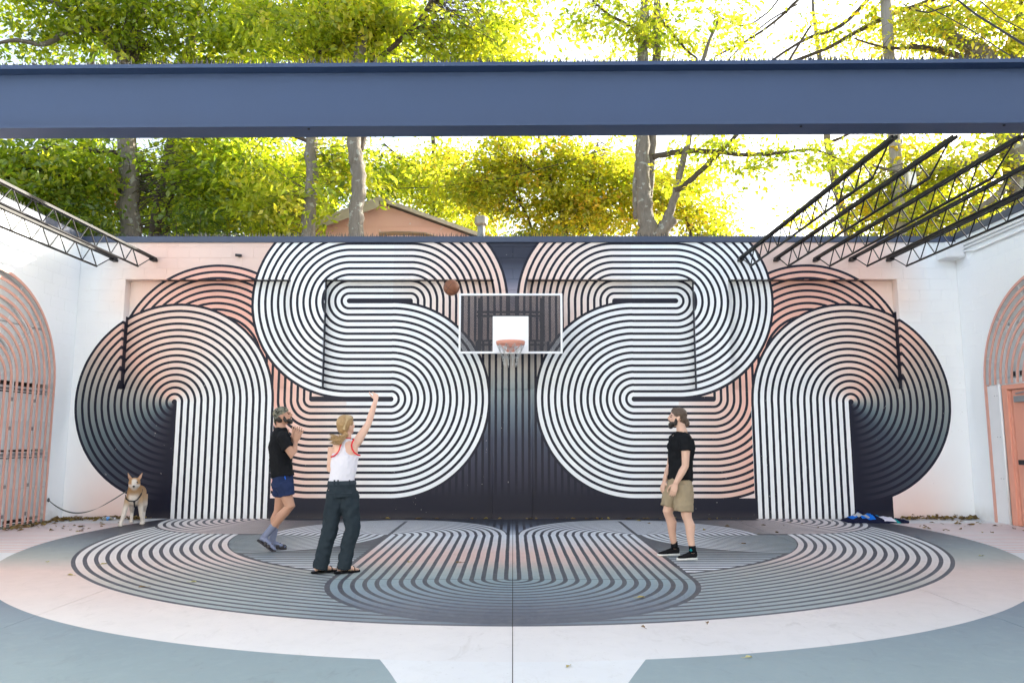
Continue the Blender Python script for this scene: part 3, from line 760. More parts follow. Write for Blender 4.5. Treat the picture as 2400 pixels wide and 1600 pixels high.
def tree(name, label, trunk, limbs, blobs, leafm, barkm, lsize=.13, nl=15, sp=.36, twig=.5, bias=0., droop=.5, grp='trees behind the mural wall'):
    global RB_BIAS
    RB_BIAS = bias
    x, y, Y, r = trunk[0]; b = pY(x, y, Y)
    t = thing(name, label, 'tree', (b.x, b.y, 0), grp)
    m = MB(); pts, rad = limb_pts(trunk)
    pts = [Vector((pts[0].x, pts[0].y, -.1))]+pts; rad = [rad[0]*1.25]+rad
    m.tube(pts, rad, 12); nodes = pts[3:]
    tk = m.build('trunk', barkm, t, True)
    for lb in limbs:
        p, r_ = limb_pts(lb); MB().tube(p, r_, 8).build('limb', B_LIMB if lb[0][3] < .1 else barkm, t, True); nodes = nodes+p[1:]
    Lv, C = spray_cloud(blobs, nl, sp)
    N = np.array([tuple(q) for q in nodes]); tw = MB(); k = 0
    for c in C[npr.permutation(len(C))[:int(len(C)*twig)]]:
        d = np.linalg.norm(N-c, axis=1); i = int(np.argmin(d+npr.uniform(0, .8, len(N))))
        if d[i] > 2.6: continue
        a, b2 = Vector(N[i]), Vector(c); L = (b2-a).length
        mid = (a+b2)/2+Vector((random.gauss(0, .13*L), random.gauss(0, .13*L), random.gauss(.10*L, .10*L)))
        q = (a+mid)/2+Vector((random.gauss(0, .05*L), random.gauss(0, .05*L), random.gauss(0, .05*L))); q2 = (b2+mid)/2+Vector((random.gauss(0, .05*L), 0, random.gauss(0, .05*L)))
        r0 = min(.02, .004+.0045*L); tw.tube([a, q, mid, q2, b2], [r0, r0*.8, r0*.6, r0*.4, .003], 4, cap=False); k += 1
    if k: o = tw.build('twigs', B_LIMB, t); o['kind'] = 'stuff'
    cr = leaves('crown', Lv, lsize, leafm, t, droop, .48, nl); cr['kind'] = 'stuff'
    return t
Yp = 18.
tree('shade_tree', 'thick grey trunk with green leaves above the left end of the wall',
  [(297, 560, 18, .25), (296, 450, 18, .235), (291, 330, 18, .225), (300, 160, 18.1, .2), (318, 20, 18.2, .17), (330, -140, 18.3, .1)],
  [[(288, 352, 18, .07), (230, 348, 17.7, .06), (130, 340, 17.4, .05), (40, 352, 17, .04), (-60, 380, 17, .02)],
   [(300, 160, 18, .12), (255, 110, 17.8, .1), (215, 66, 17.6, .085), (150, 76, 17.4, .075), (95, 102, 17.2, .06), (20, 92, 17, .045), (-70, 120, 17, .02)],
   [(300, 150, 18, .1), (260, 90, 17.8, .09), (190, 40, 17.5, .08), (120, 5, 17.3, .06), (60, -20, 17, .04)],
   [(292, 440, 18, .06), (215, 430, 17.6, .055), (165, 414, 17.4, .05), (75, 388, 17, .03), (20, 400, 16.8, .015)]],
  [(120, 20, 17.5, 330, 150, 1.6, 250), (160, 390, 17.3, 260, 70, 1.5, 250), (430, 60, 18, 230, 120, 1.6, 230), (60, 470, 17.6, 200, 50, 1.2, 120), (450, 400, 18.4, 190, 90, 1.2, 170)], L_GREEN, B_GREY, .165, 21, .25, .5)
tree('shade_tree', 'dark leaning trunk just right of the thick grey one, green leaves',
  [(362, 560, 20, .26), (372, 470, 20, .24), (390, 390, 20, .22), (400, 310, 20, .2), (425, 150, 20, .17), (470, -60, 20, .1)],
  [[(390, 390, 20, .08), (430, 340, 19.8, .06), (500, 300, 19.6, .04), (600, 230, 19.5, .02)], [(418, 190, 20, .08), (500, 110, 19.6, .06), (600, 60, 19.4, .04), (700, 30, 19, .02)]],
  [(560, 60, 19.5, 260, 140, 1.5, 240), (560, 390, 19.6, 220, 110, 1.5, 330), (480, 490, 20, 160, 50, 1.2, 120), (760, 60, 19, 220, 130, 1.4, 240)], L_LIME, B_BROWN, .17, 21, .26, .45, .0)
tree('sapling_tree', 'slim dark stem among bright leaves between the left trunks and the house',
  [(516, 560, 21, .12), (520, 480, 21, .11), (515, 400, 21, .1), (530, 250, 21, .07), (540, 60, 21, .03)],
  [[(518, 440, 21, .05), (570, 420, 20.8, .04), (640, 380, 20.6, .02)]],
  [(600, 430, 21, 150, 100, 1.2, 220), (640, 500, 21, 120, 50, 1., 110), (560, 350, 21, 160, 60, 1., 120)], L_LIME, B_BROWN, .165, 18, .3, .4, .04)
tree('ivy_tree', 'lichen-spotted trunk draped in ivy just left of the house',
  [(708, 560, 16.5, .155), (706, 500, 16.5, .15), (712, 440, 16.5, .135), (716, 380, 16.5, .14), (714, 310, 16.5, .135), (725, 150, 16.6, .12), (745, -20, 16.7, .09), (750, -150, 16.7, .05)],
  [[(714, 330, 16.5, .05), (650, 300, 16.3, .04), (560, 250, 16.1, .02)], [(728, 130, 16.5, .05), (800, 80, 16.2, .04), (900, 60, 16, .02)]],
  [(735, 470, 16.2, 40, 75, .35, 60), (800, 370, 16.8, 80, 70, .9, 70), (720, 30, 16.4, 200, 120, 1.4, 150), (640, 420, 16.8, 90, 80, .9, 90)], L_LIME, B_GREY, .15, 19, .22, .45, .06)
tree('shade_tree', 'pale lichen-spotted trunk standing right in front of the pink gable',
  [(818, 560, 16, .175), (816, 500, 16, .165), (822, 430, 16, .155), (818, 370, 16, .16), (812, 310, 16, .15), (822, 150, 16, .13), (835, 0, 16.1, .1), (840, -140, 16.1, .06)],
  [[(822, 345, 16.1, .09), (834, 310, 16.1, .085), (850, 150, 16.2, .07), (880, -20, 16.3, .04)], [(850, 150, 16.2, .06), (950, 60, 16, .05), (1000, -20, 15.8, .03)],
   [(845, 60, 16.1, .06), (760, 20, 16, .04), (690, -40, 16, .02)]],
  [(900, 50, 16.2, 190, 130, 1.3, 170), (1080, 70, 16.5, 130, 110, 1.2, 120), (1170, 50, 17, 80, 110, 1.2, 80), (770, 60, 16, 160, 120, 1.2, 100)], L_LIME, B_GREY, .155, 20, .24, .5, .08)
tree('shade_tree', 'big lichen-spotted double trunk with a broken base right of the hoop',
  [(1483, 560, 17, .24), (1484, 520, 17, .22), (1478, 460, 17, .17), (1474, 400, 17, .16), (1474, 310, 17, .155), (1474, 150, 17, .13), (1478, 60, 17, .12), (1480, -120, 17, .06)],
  [[(1484, 470, 17.2, .11), (1492, 400, 17.2, .10), (1497, 310, 17.2, .105), (1505, 150, 17.2, .1), (1508, 20, 17.2, .09), (1512, -120, 17.2, .05)],
   [(1466, 500, 17.2, .12), (1460, 440, 17.2, .10), (1462, 380, 17.2, .07), (1464, 320, 17.2, .05)],
   [(1498, 362, 17.1, .075), (1540, 352, 17, .07), (1600, 346, 16.8, .062), (1700, 355, 16.5, .05), (1790, 352, 16.2, .038), (1870, 345, 16, .025), (1950, 380, 15.8, .012)],
   [(1520, 545, 17, .12), (1535, 490, 17, .10), (1556, 420, 16.9, .085), (1572, 350, 16.8, .07), (1584, 305, 16.8, .062), (1610, 150, 16.6, .05), (1650, 40, 16.5, .03)],
   [(1548, 440, 16.9, .07), (1600, 400, 16.8, .065), (1650, 350, 16.7, .055), (1690, 310, 16.6, .045), (1790, 170, 16.4, .035), (1860, 60, 16.2, .02)],
   [(1474, 120, 17, .06), (1455, 70, 16.9, .05), (1390, 30, 16.8, .03), (1350, -10, 16.7, .015)],
   [(1510, 40, 17.2, .05), (1570, 110, 17, .03), (1600, 135, 16.8, .015)],
   [(1545, 500, 17, .16), (1500, 545, 17, .18)]],
  [(1400, 60, 17, 90, 90, 1., 62), (1470, 20, 17, 120, 80, 1., 50), (1560, 90, 17, 90, 60, .9, 22), (1600, 330, 16.8, 120, 30, .7, 34), (1720, 370, 16.4, 110, 28, .6, 26), (1860, 370, 16.2, 100, 40, .7, 26), (1640, 60, 16.6, 130, 80, .8, 20), (1560, 420, 17, 50, 50, .5, 18)], L_LIME, B_GREY, .14, 17, .21, .85, .08)
tree('golden_tree', 'yellow and orange leaved tree filling the view behind the hoop',
  [(1300, 560, 22, .09), (1292, 500, 22, .085), (1272, 440, 22, .075), (1250, 380, 22, .06), (1235, 300, 22, .045), (1225, 180, 22, .02)],
  [[(1272, 440, 22, .05), (1235, 400, 21.8, .04), (1190, 378, 21.6, .025)], [(1340, 560, 22, .06), (1330, 500, 22, .05), (1345, 420, 22, .03), (1370, 330, 22, .02)], [(1230, 560, 22, .05), (1210, 500, 22, .04), (1180, 440, 22, .02)], [(1590, 560, 22.4, .05), (1570, 490, 22.3, .04), (1540, 430, 22.2, .02)]],
  [(1270, 400, 22, 190, 110, 1.8, 430), (1130, 390, 21.5, 110, 90, 1.4, 200), (1420, 420, 22.3, 120, 120, 1.5, 270), (1560, 460, 22.6, 100, 90, 1.4, 190), (1640, 510, 22.8, 60, 50, 1.1, 55), (1250, 500, 22, 250, 50, 1.4, 190)], L_GOLD, B_BROWN, .15, 21, .27, .45)
tree('far_tree', 'distant pale green tree rising behind the ridge of the pink house',
  [(1000, 560, 29, .16), (1000, 450, 29, .14), (995, 360, 29, .1), (990, 250, 29, .05)],
  [[(995, 400, 29, .07), (930, 370, 29, .05), (880, 330, 29, .03)]],
  [(980, 440, 29, 130, 100, 2., 420), (900, 400, 30, 90, 60, 1.5, 160), (1060, 510, 29, 90, 50, 1.5, 130)], L_LIME, B_BROWN, .19, 14, .45, .2, .1)
tree('right_tree', 'stout trunk at the right edge with wide yellow-leaved limbs',
  [(2352, 560, 17.5, .33), (2345, 440, 17.5, .31), (2330, 360, 17.5, .29), (2310, 290, 17.5, .27), (2270, 140, 17.4, .22), (2200, 95, 17.3, .17), (2160, 70, 17.2, .12)],
  [[(2275, 150, 17.4, .09), (2200, 128, 17.2, .07), (2120, 110, 17, .055), (2040, 112, 16.8, .035), (1960, 90, 16.6, .015)],
   [(2270, 150, 17.4, .08), (2180, 125, 17.2, .06), (2090, 105, 17.1, .04)],
   [(2330, 330, 17.4, .1), (2200, 380, 17.2, .07), (2100, 400, 17, .05), (2000, 380, 16.8, .025)],
   [(2340, 400, 17.4, .1), (2260, 470, 17.2, .07), (2180, 500, 17, .04)],
   [(2300, 250, 17.5, .1), (2330, 100, 17.4, .08), (2345, -30, 17.3, .05)]],
  [(2230, 60, 17.4, 180, 100, 1.2, 120), (2100, 80, 17.2, 120, 90, .9, 75), (2340, 60, 17.5, 90, 110, 1., 70), (2150, 390, 17.6, 170, 90, 1.2, 150), (2280, 440, 17.8, 130, 100, 1.2, 130), (2020, 420, 17.4, 110, 80, 1., 60), (2080, 500, 18, 150, 45, 1., 95)], L_GOLD, B_GREY, .145, 18, .24, .7, -.02)
tree('right_tree', 'bare-branched tree with thin yellow foliage behind the right joists',
  [(1950, 560, 20, .13), (1930, 480, 20, .12), (1900, 330, 20, .1), (1890, 200, 20, .08), (1870, 60, 20, .05), (1860, -60, 20, .02)],
  [[(1800, 150, 18, .045), (1900, 110, 17.8, .05), (2000, 55, 17.6, .055), (2100, 15, 17.4, .06), (2180, -15, 17.3, .06)],
   [(1770, 140, 18, .03), (1850, 90, 17.9, .04), (1930, 60, 17.7, .045), (2010, -20, 17.6, .05)],
   [(1640, 130, 18.6, .025), (1720, 90, 18.5, .03), (1790, 40, 18.4, .035), (1850, -20, 18.3, .04)],
   [(1660, 150, 18.6, .015), (1750, 60, 18.4, .02), (1830, 10, 18.3, .02)],
   [(1620, 20, 18.6, .015), (1700, 60, 18.5, .02), (1760, 30, 18.4, .02), (1800, -20, 18.3, .025)],
   [(1900, 330, 20, .05), (1990, 290, 19.6, .03), (2080, 270, 19.3, .015)]],
  [(1960, 70, 18, 130, 80, .8, 60), (1780, 90, 18.2, 150, 70, .8, 44), (1960, 400, 19.5, 110, 90, 1., 60), (1900, 500, 20, 90, 40, .9, 34), (2200, 480, 19.5, 180, 70, 1., 120)], L_GOLD, B_GREY, .135, 16, .23, .9, -.05)
tree('back_tree', 'dense dark green tree far behind the left trunks',
  [(180, 560, 26, .2), (190, 420, 26, .17), (200, 300, 26, .12), (210, 100, 26, .06)],
  [[(195, 380, 26, .08), (120, 330, 25.8, .05), (40, 300, 25.6, .02)], [(198, 330, 26, .08), (330, 280, 25.8, .05), (430, 250, 25.6, .02)]],
  [(200, 420, 26, 330, 110, 2., 420), (420, 460, 26, 330, 90, 2., 420), (250, 120, 26, 420, 170, 2.2, 150), (700, 440, 27, 160, 120, 2, 260), (780, 120, 27, 330, 160, 2, 130)], L_DARK, B_BROWN, .22, 13, .5, .15)
def shrub(px, py, Y, rx, ry, n, m, label, ls=.13):
    b = pY(px, py, Y); t = thing('shrub', label, 'shrub', (b.x, b.y, 0), 'shrubs behind the wall')
    Lv, C = spray_cloud([(px, py, Y, rx, ry, .9, n)], 14, .28); st = MB()
    for c in C[:14]: st.tube([(b.x+random.gauss(0, .1), b.y, 0), ((b.x+c[0])/2, b.y, c[2]*.55), tuple(c)], [.03, .02, .006], 5, cap=False)
    o = st.build('stems', B_BROWN, t); leaves('foliage', Lv, ls, m, t, .4)['kind'] = 'stuff'; o['kind'] = 'stuff'
shrub(150, 505, 17, 140, 38, 130, L_DARK, 'dark green shrub showing over the wall at the far left')
shrub(430, 515, 17.2, 110, 32, 100, L_DARK, 'dark green shrub between the two left trunks and the slim stem')
shrub(215, 425, 22, 70, 40, 90, L_RED, 'reddish shrub glimpsed through the leaves at the left', .12)
shrub(2150, 515, 16.6, 120, 26, 80, L_GOLD, 'low yellow shrub along the top of the right end of the wall')
shrub(640, 510, 18, 70, 36, 70, L_LIME, 'bright green shrub left of the ivy-clad trunk')

# ---------------------------------------------------------------- the pink gabled house
M_PINKS = (lambda t: t.surf(t.mix(((t.noise(t.obj(), 3.5, 5, .6) > .66))*.9, t.mix(t.noise(t.obj(), 1.5, 5), (.60, .335, .255), (.67, .41, .325)), (.60, .52, .46)), .75, 0, .3, t.noise(t.obj(), 20, 4), .2, .01))(NT('pink_siding'))
M_ROOF = plain('shingle_roof', (.16, .14, .12), .9, 0, .3, 8, .4)
M_TRIM = plain('weathered_trim', (.42, .36, .28), .8, 0, .2, 8, .3)
M_WOOD = plain('weathered_wood', (.20, .12, .06), .85, 0, .35, 9, .4)
hs = thing('gabled_house', 'small pink house gable with peeling paint rising behind the wall', 'house', (-3.43, 19, 0))
HYh = 19.; pk = pY(873, 468, HYh); el = pY(655, 560, HYh); er = pY(1128, 560, HYh)
wl, wr = pk.x-3.1, pk.x+3.1; sl_ = (pk.z-er.z)/(er.x-pk.x); ez = pk.z-3.1*sl_
hb = MB(); hb.add([(wl, HYh, 0), (wr, HYh, 0), (wr, HYh, ez), (pk.x, HYh, pk.z), (wl, HYh, ez), (wl, HYh+6, 0), (wr, HYh+6, 0), (wr, HYh+6, ez), (pk.x, HYh+6, pk.z), (wl, HYh+6, ez)],
  [(0, 1, 2, 3, 4), (5, 9, 8, 7, 6), (0, 4, 9, 5), (1, 6, 7, 2)]); hb.build('wall', M_PINKS, hs)
rf = None
for s in (-1, 1):
    a = Vector((pk.x, 0, pk.z+.03)); b = Vector((pk.x+s*3.6, 0, pk.z+.03-3.6*sl_)); th = .07; oh = .22
    v = [(a.x, HYh-oh, a.z), (b.x, HYh-oh, b.z), (b.x, HYh+6.2, b.z), (a.x, HYh+6.2, a.z)]
    m = MB(); m.add(v+[(x, y, z+th) for x, y, z in v], [(3, 2, 1, 0), (4, 5, 6, 7), (0, 1, 5, 4), (1, 2, 6, 5), (2, 3, 7, 6), (3, 0, 4, 7)])
    rf = m.build('roof', M_ROOF, hs)
    m = MB(); d = .03; v = [(a.x, HYh-oh-d, a.z-.19 if s < 0 else a.z-.02), (b.x, HYh-oh-d, b.z-.19 if s < 0 else b.z-.02), (b.x, HYh-oh-d, b.z+th+.015), (a.x, HYh-oh-d, a.z+th+.015)]
    m.add(v+[(x, y+d-.003, z) for x, y, z in v], [(0, 1, 2, 3), (7, 6, 5, 4), (0, 4, 5, 1), (2, 6, 7, 3), (0, 3, 7, 4), (1, 5, 6, 2)]); m.build('barge_board', M_TRIM, rf)
for k in range(6):
    zz = pk.z-.62-k*.62; hw = min(3.09, (pk.z-zz)/sl_)
    MB().bb(pk.x-hw+.02, pk.x+hw-.02, HYh-.012, HYh-.001, zz-.006, zz+.006).build('siding_joint', M_PINKS, hs)
for k in range(-2, 3): 
    x = pk.x-.1+k*1.15; MB().bb(x-.006, x+.006, HYh-.011, HYh-.001, 3., pk.z-abs(x-pk.x)*sl_-.03).build('siding_joint', M_PINKS, hs)
bd = MB(); p0, p1 = pY(868, 538, 15.2), pY(1010, 541, 15.4); pm = (p0+p1)/2+Vector((0, 0, .03))
bd.tube([p0, (p0+pm)/2+Vector((0, 0, .012)), pm, (p1+pm)/2+Vector((0, 0, .006)), p1+Vector((0, 0, -.06))], [(.06, .045)]*3+[(.06, .043), (.06, .03)], 4)
tag(bd.build('roof_plank', M_WOOD), 'warped brown plank lying above the wall in front of the pink gable', 'plank')
vp = thing('vent_pipe', 'stubby metal vent pipe with a round cap behind the wall', 'vent', tuple(pY(1103, 545, 15)))
c = pY(1103, 545, 15); 
MB().tube([(c.x, c.y, 0), (c.x, c.y, c.z+.36)], .075, 16).build('flue', plain('galvanised', (.42, .42, .40), .45, .6), vp, True)
c0 = c.z+.24
MB().tube([(c.x, c.y, c0), (c.x, c.y, c0+.035), (c.x, c.y, c0+.04), (c.x, c.y, c0+.17), (c.x, c.y, c0+.20)], [.10, .135, .135, .135, .10], 18).build('cap', plain('vent_cap', (.30, .26, .20), .5, .4), vp, True)
# ---------------------------------------------------------------- pole and cables
M_POLE = (lambda t: t.surf(t.mix(t.noise(t.scaled(t.obj(), (14, 14, .7)), 3, 6, .7), (.16, .14, .12), (.40, .37, .33)), .9, 0, .2, t.noise(t.scaled(t.obj(), (14, 14, .7)), 3, 6, .7), .6, .02))(NT('pole_wood'))
pb = pY(2066, 540, 17)
po = thing('utility_pole', 'weathered grey timber utility pole behind the right joists', 'pole', (pb.x, 17, 0))
MB().tube([(pb.x, 17, -.1), (pb.x, 17, 6), (pb.x+.03, 17, 13)], [.155, .14, .12], 16).build('shaft', M_POLE, po, True)
q = pY(2080, 415, 16.8); MB().bb(q.x-.02, q.x+.16, 16.66, 16.85, q.z-.16, q.z+.16).build('meter_box', M_WMETAL, po, bevel=.01)
q = pY(2066, 8, 17); MB().bb(q.x-.9, q.x+.9, 16.8, 16.87, q.z+.05, q.z+.17).build('crossarm', M_POLE, po, bevel=.01)
M_CABLE = plain('cable_rubber', (.018, .018, .02), .6)
def cable(p, r, label):
    P = []
    for (x, y, Y) in p: P.append(pY(x, y, Y))
    pts = []
    for i in range(len(P)-1):
        for k in range(8): pts.append(P[i].lerp(P[i+1], k/8))
    pts.append(P[-1]); tag(MB().tube(pts, r, 6).build('overhead_cable', M_CABLE, None, True), label, 'cable', 'overhead cables')
cable([(2170, -20, 15), (2240, 35, 14.5), (2352, 105, 13.6), (2450, 160, 13)], .022, 'thick twisted black cable falling to the right edge of the sky')
cable([(2235, -10, 15), (2290, 40, 14.3), (2352, 72, 13.8), (2450, 110, 13.2)], .012, 'upper cable in the top right corner of the sky')
cable([(2120, 12, 16), (2220, 65, 14.5), (2300, 118, 13.5), (2352, 150, 13)], .012, 'thin cable under the thick twisted one at top right')
cable([(2072, 10, 16.8), (2095, 24, 16.5), (2130, 30, 16), (2160, 20, 15.4), (2180, 14, 15)], .018, 'drooping loop of cable beside the utility pole')
cable([(840, 435, 21), (1000, 430, 20.6), (1150, 410, 20.3), (1280, 378, 20), (1380, 345, 19.6), (1470, 320, 19.4)], .011, 'single cable crossing the yellow foliage behind the hoop')
cable([(2092, 20, 16.8), (2110, 70, 16.7), (2128, 140, 16.6), (2150, 260, 16.5)], .009, 'thin stay wire dropping beside the utility pole')
# ================================================================ PEOPLE, DOG AND SMALL THINGS
def remesh(mb, voxel, smooth=3, disp=None, fac=.5):
    me = mb.mesh('tmp', [], False); o = bpy.data.objects.new('tmp', me); COL.objects.link(o)
    r = o.modifiers.new('r', 'REMESH'); r.mode = 'VOXEL'; r.voxel_size = voxel
    if smooth: sm = o.modifiers.new('s', 'SMOOTH'); sm.iterations = smooth; sm.factor = fac
    if disp:
        for (st, sc) in disp:
            tx = bpy.data.textures.new('wrinkle', 'CLOUDS'); tx.noise_scale = sc; tx.noise_depth = 1
            d = o.modifiers.new('d', 'DISPLACE'); d.texture = tx; d.strength = st; d.mid_level = .5; d.texture_coords = 'GLOBAL'
    dg = bpy.context.evaluated_depsgraph_get(); dg.update()
    m2 = bpy.data.meshes.new_from_object(o.evaluated_get(dg)); bpy.data.objects.remove(o); bpy.data.meshes.remove(me)
    m2.polygons.foreach_set('use_smooth', [True]*len(m2.polygons)); return m2
def grow(name, mb, voxel, mat, parent, smooth=3, disp=None, fac=.5):
    me = remesh(mb, voxel, smooth, disp, fac); me.name = name; me.materials.clear(); me.materials.append(mat); return link(name, me, parent)
def basis(f, up=(0, 0, 1)):
    f = Vector(f).normalized(); u = Vector(up); s = f.cross(u).normalized(); u = s.cross(f); return f, s, u   # s = right-hand side
def skin_mat(name, c, c2):
    t = NT(name); n = t.noise(t.obj(), 9, 4); return t.surf(t.mix(n, c, c2), .5, 0, .4, t.noise(t.obj(), 90, 2), .05, .002, **{'Subsurface Weight': .08, 'Subsurface Radius': (.02, .008, .004)})
def cloth(name, c, var=.15, rough=.9, bscale=400.):
    t = NT(name); n = t.noise(t.obj(), 7, 4); return t.surf(t.mul(c, t.mix(n, (1-var,)*3, (1+var,)*3)), rough, 0, .06, t.noise(t.obj(), bscale, 2), .15, .002)
def hairm(name, a, b):
    t = NT(name); q = t.scaled(t.obj(), (60, 60, 12)); return t.surf(t.mix(t.noise(q, 2, 3), a, b), .5, 0, .4, t.noise(q, 4, 3), .5, .004)
SK1 = skin_mat('skin_tan', (.40, .215, .14), (.48, .27, .185)); SK2 = skin_mat('skin_fair', (.58, .36, .27), (.66, .43, .33)); SK3 = skin_mat('skin_pale', (.56, .345, .255), (.63, .41, .31))
C_BLACK = cloth('black_cotton', (.012, .013, .015)); C_NAVY = cloth('navy_cotton', (.022, .034, .085)); C_KHAKI = cloth('khaki_cotton', (.31, .25, .165), .10); C_WHITE = cloth('white_jersey', (.64, .63, .69), .04)
C_PANTS = cloth('slate_trousers', (.025, .035, .044), .14); C_SOCK = cloth('blue_grey_sock', (.20, .225, .32), .12); C_RED = cloth('red_piping', (.62, .03, .04), .05); C_BLUE = cloth('bright_blue', (.02, .12, .62), .05)
C_BSHOE = cloth('shoe_mesh_black', (.012, .012, .014), .2, .7); C_SOLE = plain('white_sole', (.72, .71, .68), .6); C_SANDAL = plain('dark_sandal', (.035, .03, .034), .6); C_TEAL = cloth('teal_tab', (.01, .22, .24), .05)
H_BLK = hairm('dark_hair', (.010, .008, .007), (.03, .022, .018)); H_BRN = hairm('brown_hair', (.045, .028, .018), (.12, .08, .055)); H_BLD = hairm('blonde_hair', (.22, .13, .055), (.46, .30, .14))
M_EYE = plain('eye_dark', (.012, .01, .009), .2)
def hand(mb, w, d, n, side, curl=.35, sc=1., spread=.10):
    """w wrist, d pointing, n palm normal, side towards the thumb"""
    w = Vector(w); d = Vector(d).normalized(); n = Vector(n); n = (n-d*n.dot(d)).normalized(); s = d.cross(n).normalized()
    if s.dot(Vector(side)) < 0: s = -s
    mb.tube([w-d*.02*sc, w+d*.02*sc, w+d*.06*sc, w+d*.098*sc], [(.026*sc, .019*sc), (.033*sc, .017*sc), (.041*sc, .015*sc), (.040*sc, .012*sc)], 12, True, 1., n)
    for k, (o, L) in enumerate(((.030, .070), (.010, .079), (-.010, .074), (-.029, .058))):
        p = w+d*.090*sc+s*o*sc; dd = (d+s*o*spread*30*.33).normalized(); pts = [p]; a = 0
        for j in range(3):
            a += curl*(.7+.15*j); q = dd*math.cos(a)+n*math.sin(a); p = p+q*L*sc*(.42, .32, .26)[j]; pts.append(p)
        mb.tube(pts, [.0088*sc, .0084*sc, .0076*sc, .0060*sc], 8)
    p = w+d*.025*sc+s*.028*sc; mb.tube([p, p+(s*.8+d*.6+n*.25)*.036*sc, p+(s*.75+d*1.1+n*.45)*.055*sc, p+(s*.6+d*1.5+n*.6)*.066*sc], [.013*sc, .0115*sc, .0095*sc, .007*sc], 8)
def head(mb, c, f, up=(0, 0, 1), sc=1.):
    f, s, u = basis(f, up); c = Vector(c); M = Matrix((s, f, u)).transposed()
    P = lambda x, y, z: c+(s*x+f*y+u*z)*sc
    e = lambda p, r, n=16: mb.ell(P(*p), [a*sc for a in r], M, n, 12)
    e((0, -.010, .035), (.076, .096, .086)); e((0, .022, -.025), (.063, .072, .082)); e((0, .055, -.075), (.040, .036, .034)); e((0, .040, -.055), (.052, .045, .050))
    e((0, .084, .026), (.046, .018, .012)); mb.tube([P(0, .088, .022), P(0, .104, -.006), P(0, .112, -.020)], [.009*sc, .012*sc, .014*sc], 8); e((0, .100, -.024), (.017, .014, .010))
    e((0, .087, -.052), (.022, .011, .006)); e((0, .085, -.063), (.020, .011, .006))
    for k in (-1, 1):
        e((k*.036, .066, -.015), (.022, .022, .020)); e((k*.078, -.008, -.008), (.010, .020, .030)); e((k*.082, -.016, .006), (.010, .014, .018))
    return P, M
def eyes(P, sc, parent):
    for k in (-1, 1): MB().ell(P(k*.031, .080, .006), (.011*sc, .011*sc, .007*sc), None, 10, 8).build('eye', M_EYE, parent, True)
def person(label, loc, cat='person'):
    return thing('person', label, cat, loc)
def shoe(parent, heel, toe, z0, mats, low=True, tilt=0.):
    heel = Vector(heel); toe = Vector(toe); d = toe-heel; L = d.length; f = d.normalized(); s = f.cross(Vector((0, 0, 1))).normalized(); u = s.cross(f)
    Pp = lambda y, z: heel+f*y*L+u*z
    so = MB(); n = 9
    ys = [-.02, .1, .28, .5, .68, .84, .95, 1.02]; ws = [.030, .036, .034, .036, .044, .044, .036, .018]
    so.tube([Pp(y, .016) for y in ys], [(w_, .016) for w_ in ws], 14, True, 1., u)
    sole = grow('sole', so, .005, mats[1], parent, 2)
    up_ = MB(); up_.tube([Pp(y, z) for y, z in zip((.0, .12, .30, .5, .68, .85, .97), (.055, .060, .062, .052, .042, .036, .030))], [(.026, .034), (.033, .040), (.033, .040), (.036, .032), (.041, .024), (.038, .018), (.022, .011)], 14, True, 1., u)
    up_.tube([Pp(.1, .05), Pp(.12, .10)], [.036, .034], 12); 
    grow('shoe_upper', up_, .005, mats[0], parent, 2)
    la = MB()
    for k in range(4):
        q = Pp(.38+.09*k, .088-.010*k); la.tube([q-s*.022, q+u*.006, q+s*.022], .004, 6)
    la.build('laces', mats[0], parent, True)
    return Pp, u, s

# ---------------------------------------------------------------- man in khaki shorts (right)
def J3(x, y, dy=0.): return atY(1480+x/3.733, 920+y/3.733, 9.3+dy)
F3 = Vector((-.86, -.5, 0)).normalized(); L3 = Vector((.5, -.86, 0)).normalized()
p3 = person('bearded man in black T-shirt and khaki shorts standing, hair in a bun, looking left', (2.02, 9.3, 0))
b = MB()
hc = J3(392, 222, .02); P, MM = head(b, hc, (-.93, .10, .10), (0.06, 0, 1), .98)
b.tube([J3(420, 262, .02), J3(428, 310, .01), J3(436, 352, 0)], [(.054, .060), (.056, .062), (.075, .066)], 12, True, 1., F3)
b.tube([J3(425, 790), J3(425, 640), J3(430, 480), J3(432, 390), J3(434, 350)], [(.12, .08), (.13, .095), (.165, .115), (.15, .095), (.08, .07)], 16, True, 1., F3)
shN, shF = J3(470, 405, -.16), J3(372, 395, .15)
eN, wN = J3(463, 640, -.19), J3(378, 795, -.22); eF, wF = J3(330, 640, .17), J3(283, 770, .10)
b.tube([shN, shN.lerp(eN, .5), eN, eN.lerp(wN, .35), wN], [.058, .052, .043, .045, .029], 12); b.tube([shF, shF.lerp(eF, .5), eF, eF.lerp(wF, .35), wF], [.058, .052, .043, .045, .029], 12)
hand(b, wN, J3(352, 890, -.22)-wN, (.2, .9, -.1), (-1, 0, .2), .32); hand(b, wF, J3(258, 850, .08)-wF, (.8, .5, 0), (-.4, -.8, 0), .45)
hN, hF = J3(452, 800, -.09), J3(378, 800, .09); kN, aN = J3(478, 1070, -.11), J3(524, 1362, -.17); kF, aF = J3(314, 1040, .07), J3(366, 1325, .16)
for h_, k_, a_ in ((hN, kN, aN), (hF, kF, aF)):
    cf_ = k_.lerp(a_, .33)+Vector((.018, 0, 0)); b.tube([h_, h_.lerp(k_, .6), k_+Vector((-.006, 0, 0)), k_.lerp(a_, .12), cf_, k_.lerp(a_, .65), a_], [.08, .074, .063, .055, .062, .047, .036], 14)
    b.tube([a_, a_+Vector((0, 0, -.05))], [.036, .04], 10)
grow('body', b, .005, SK3, p3, 1)
eyes(P, .98, p3)
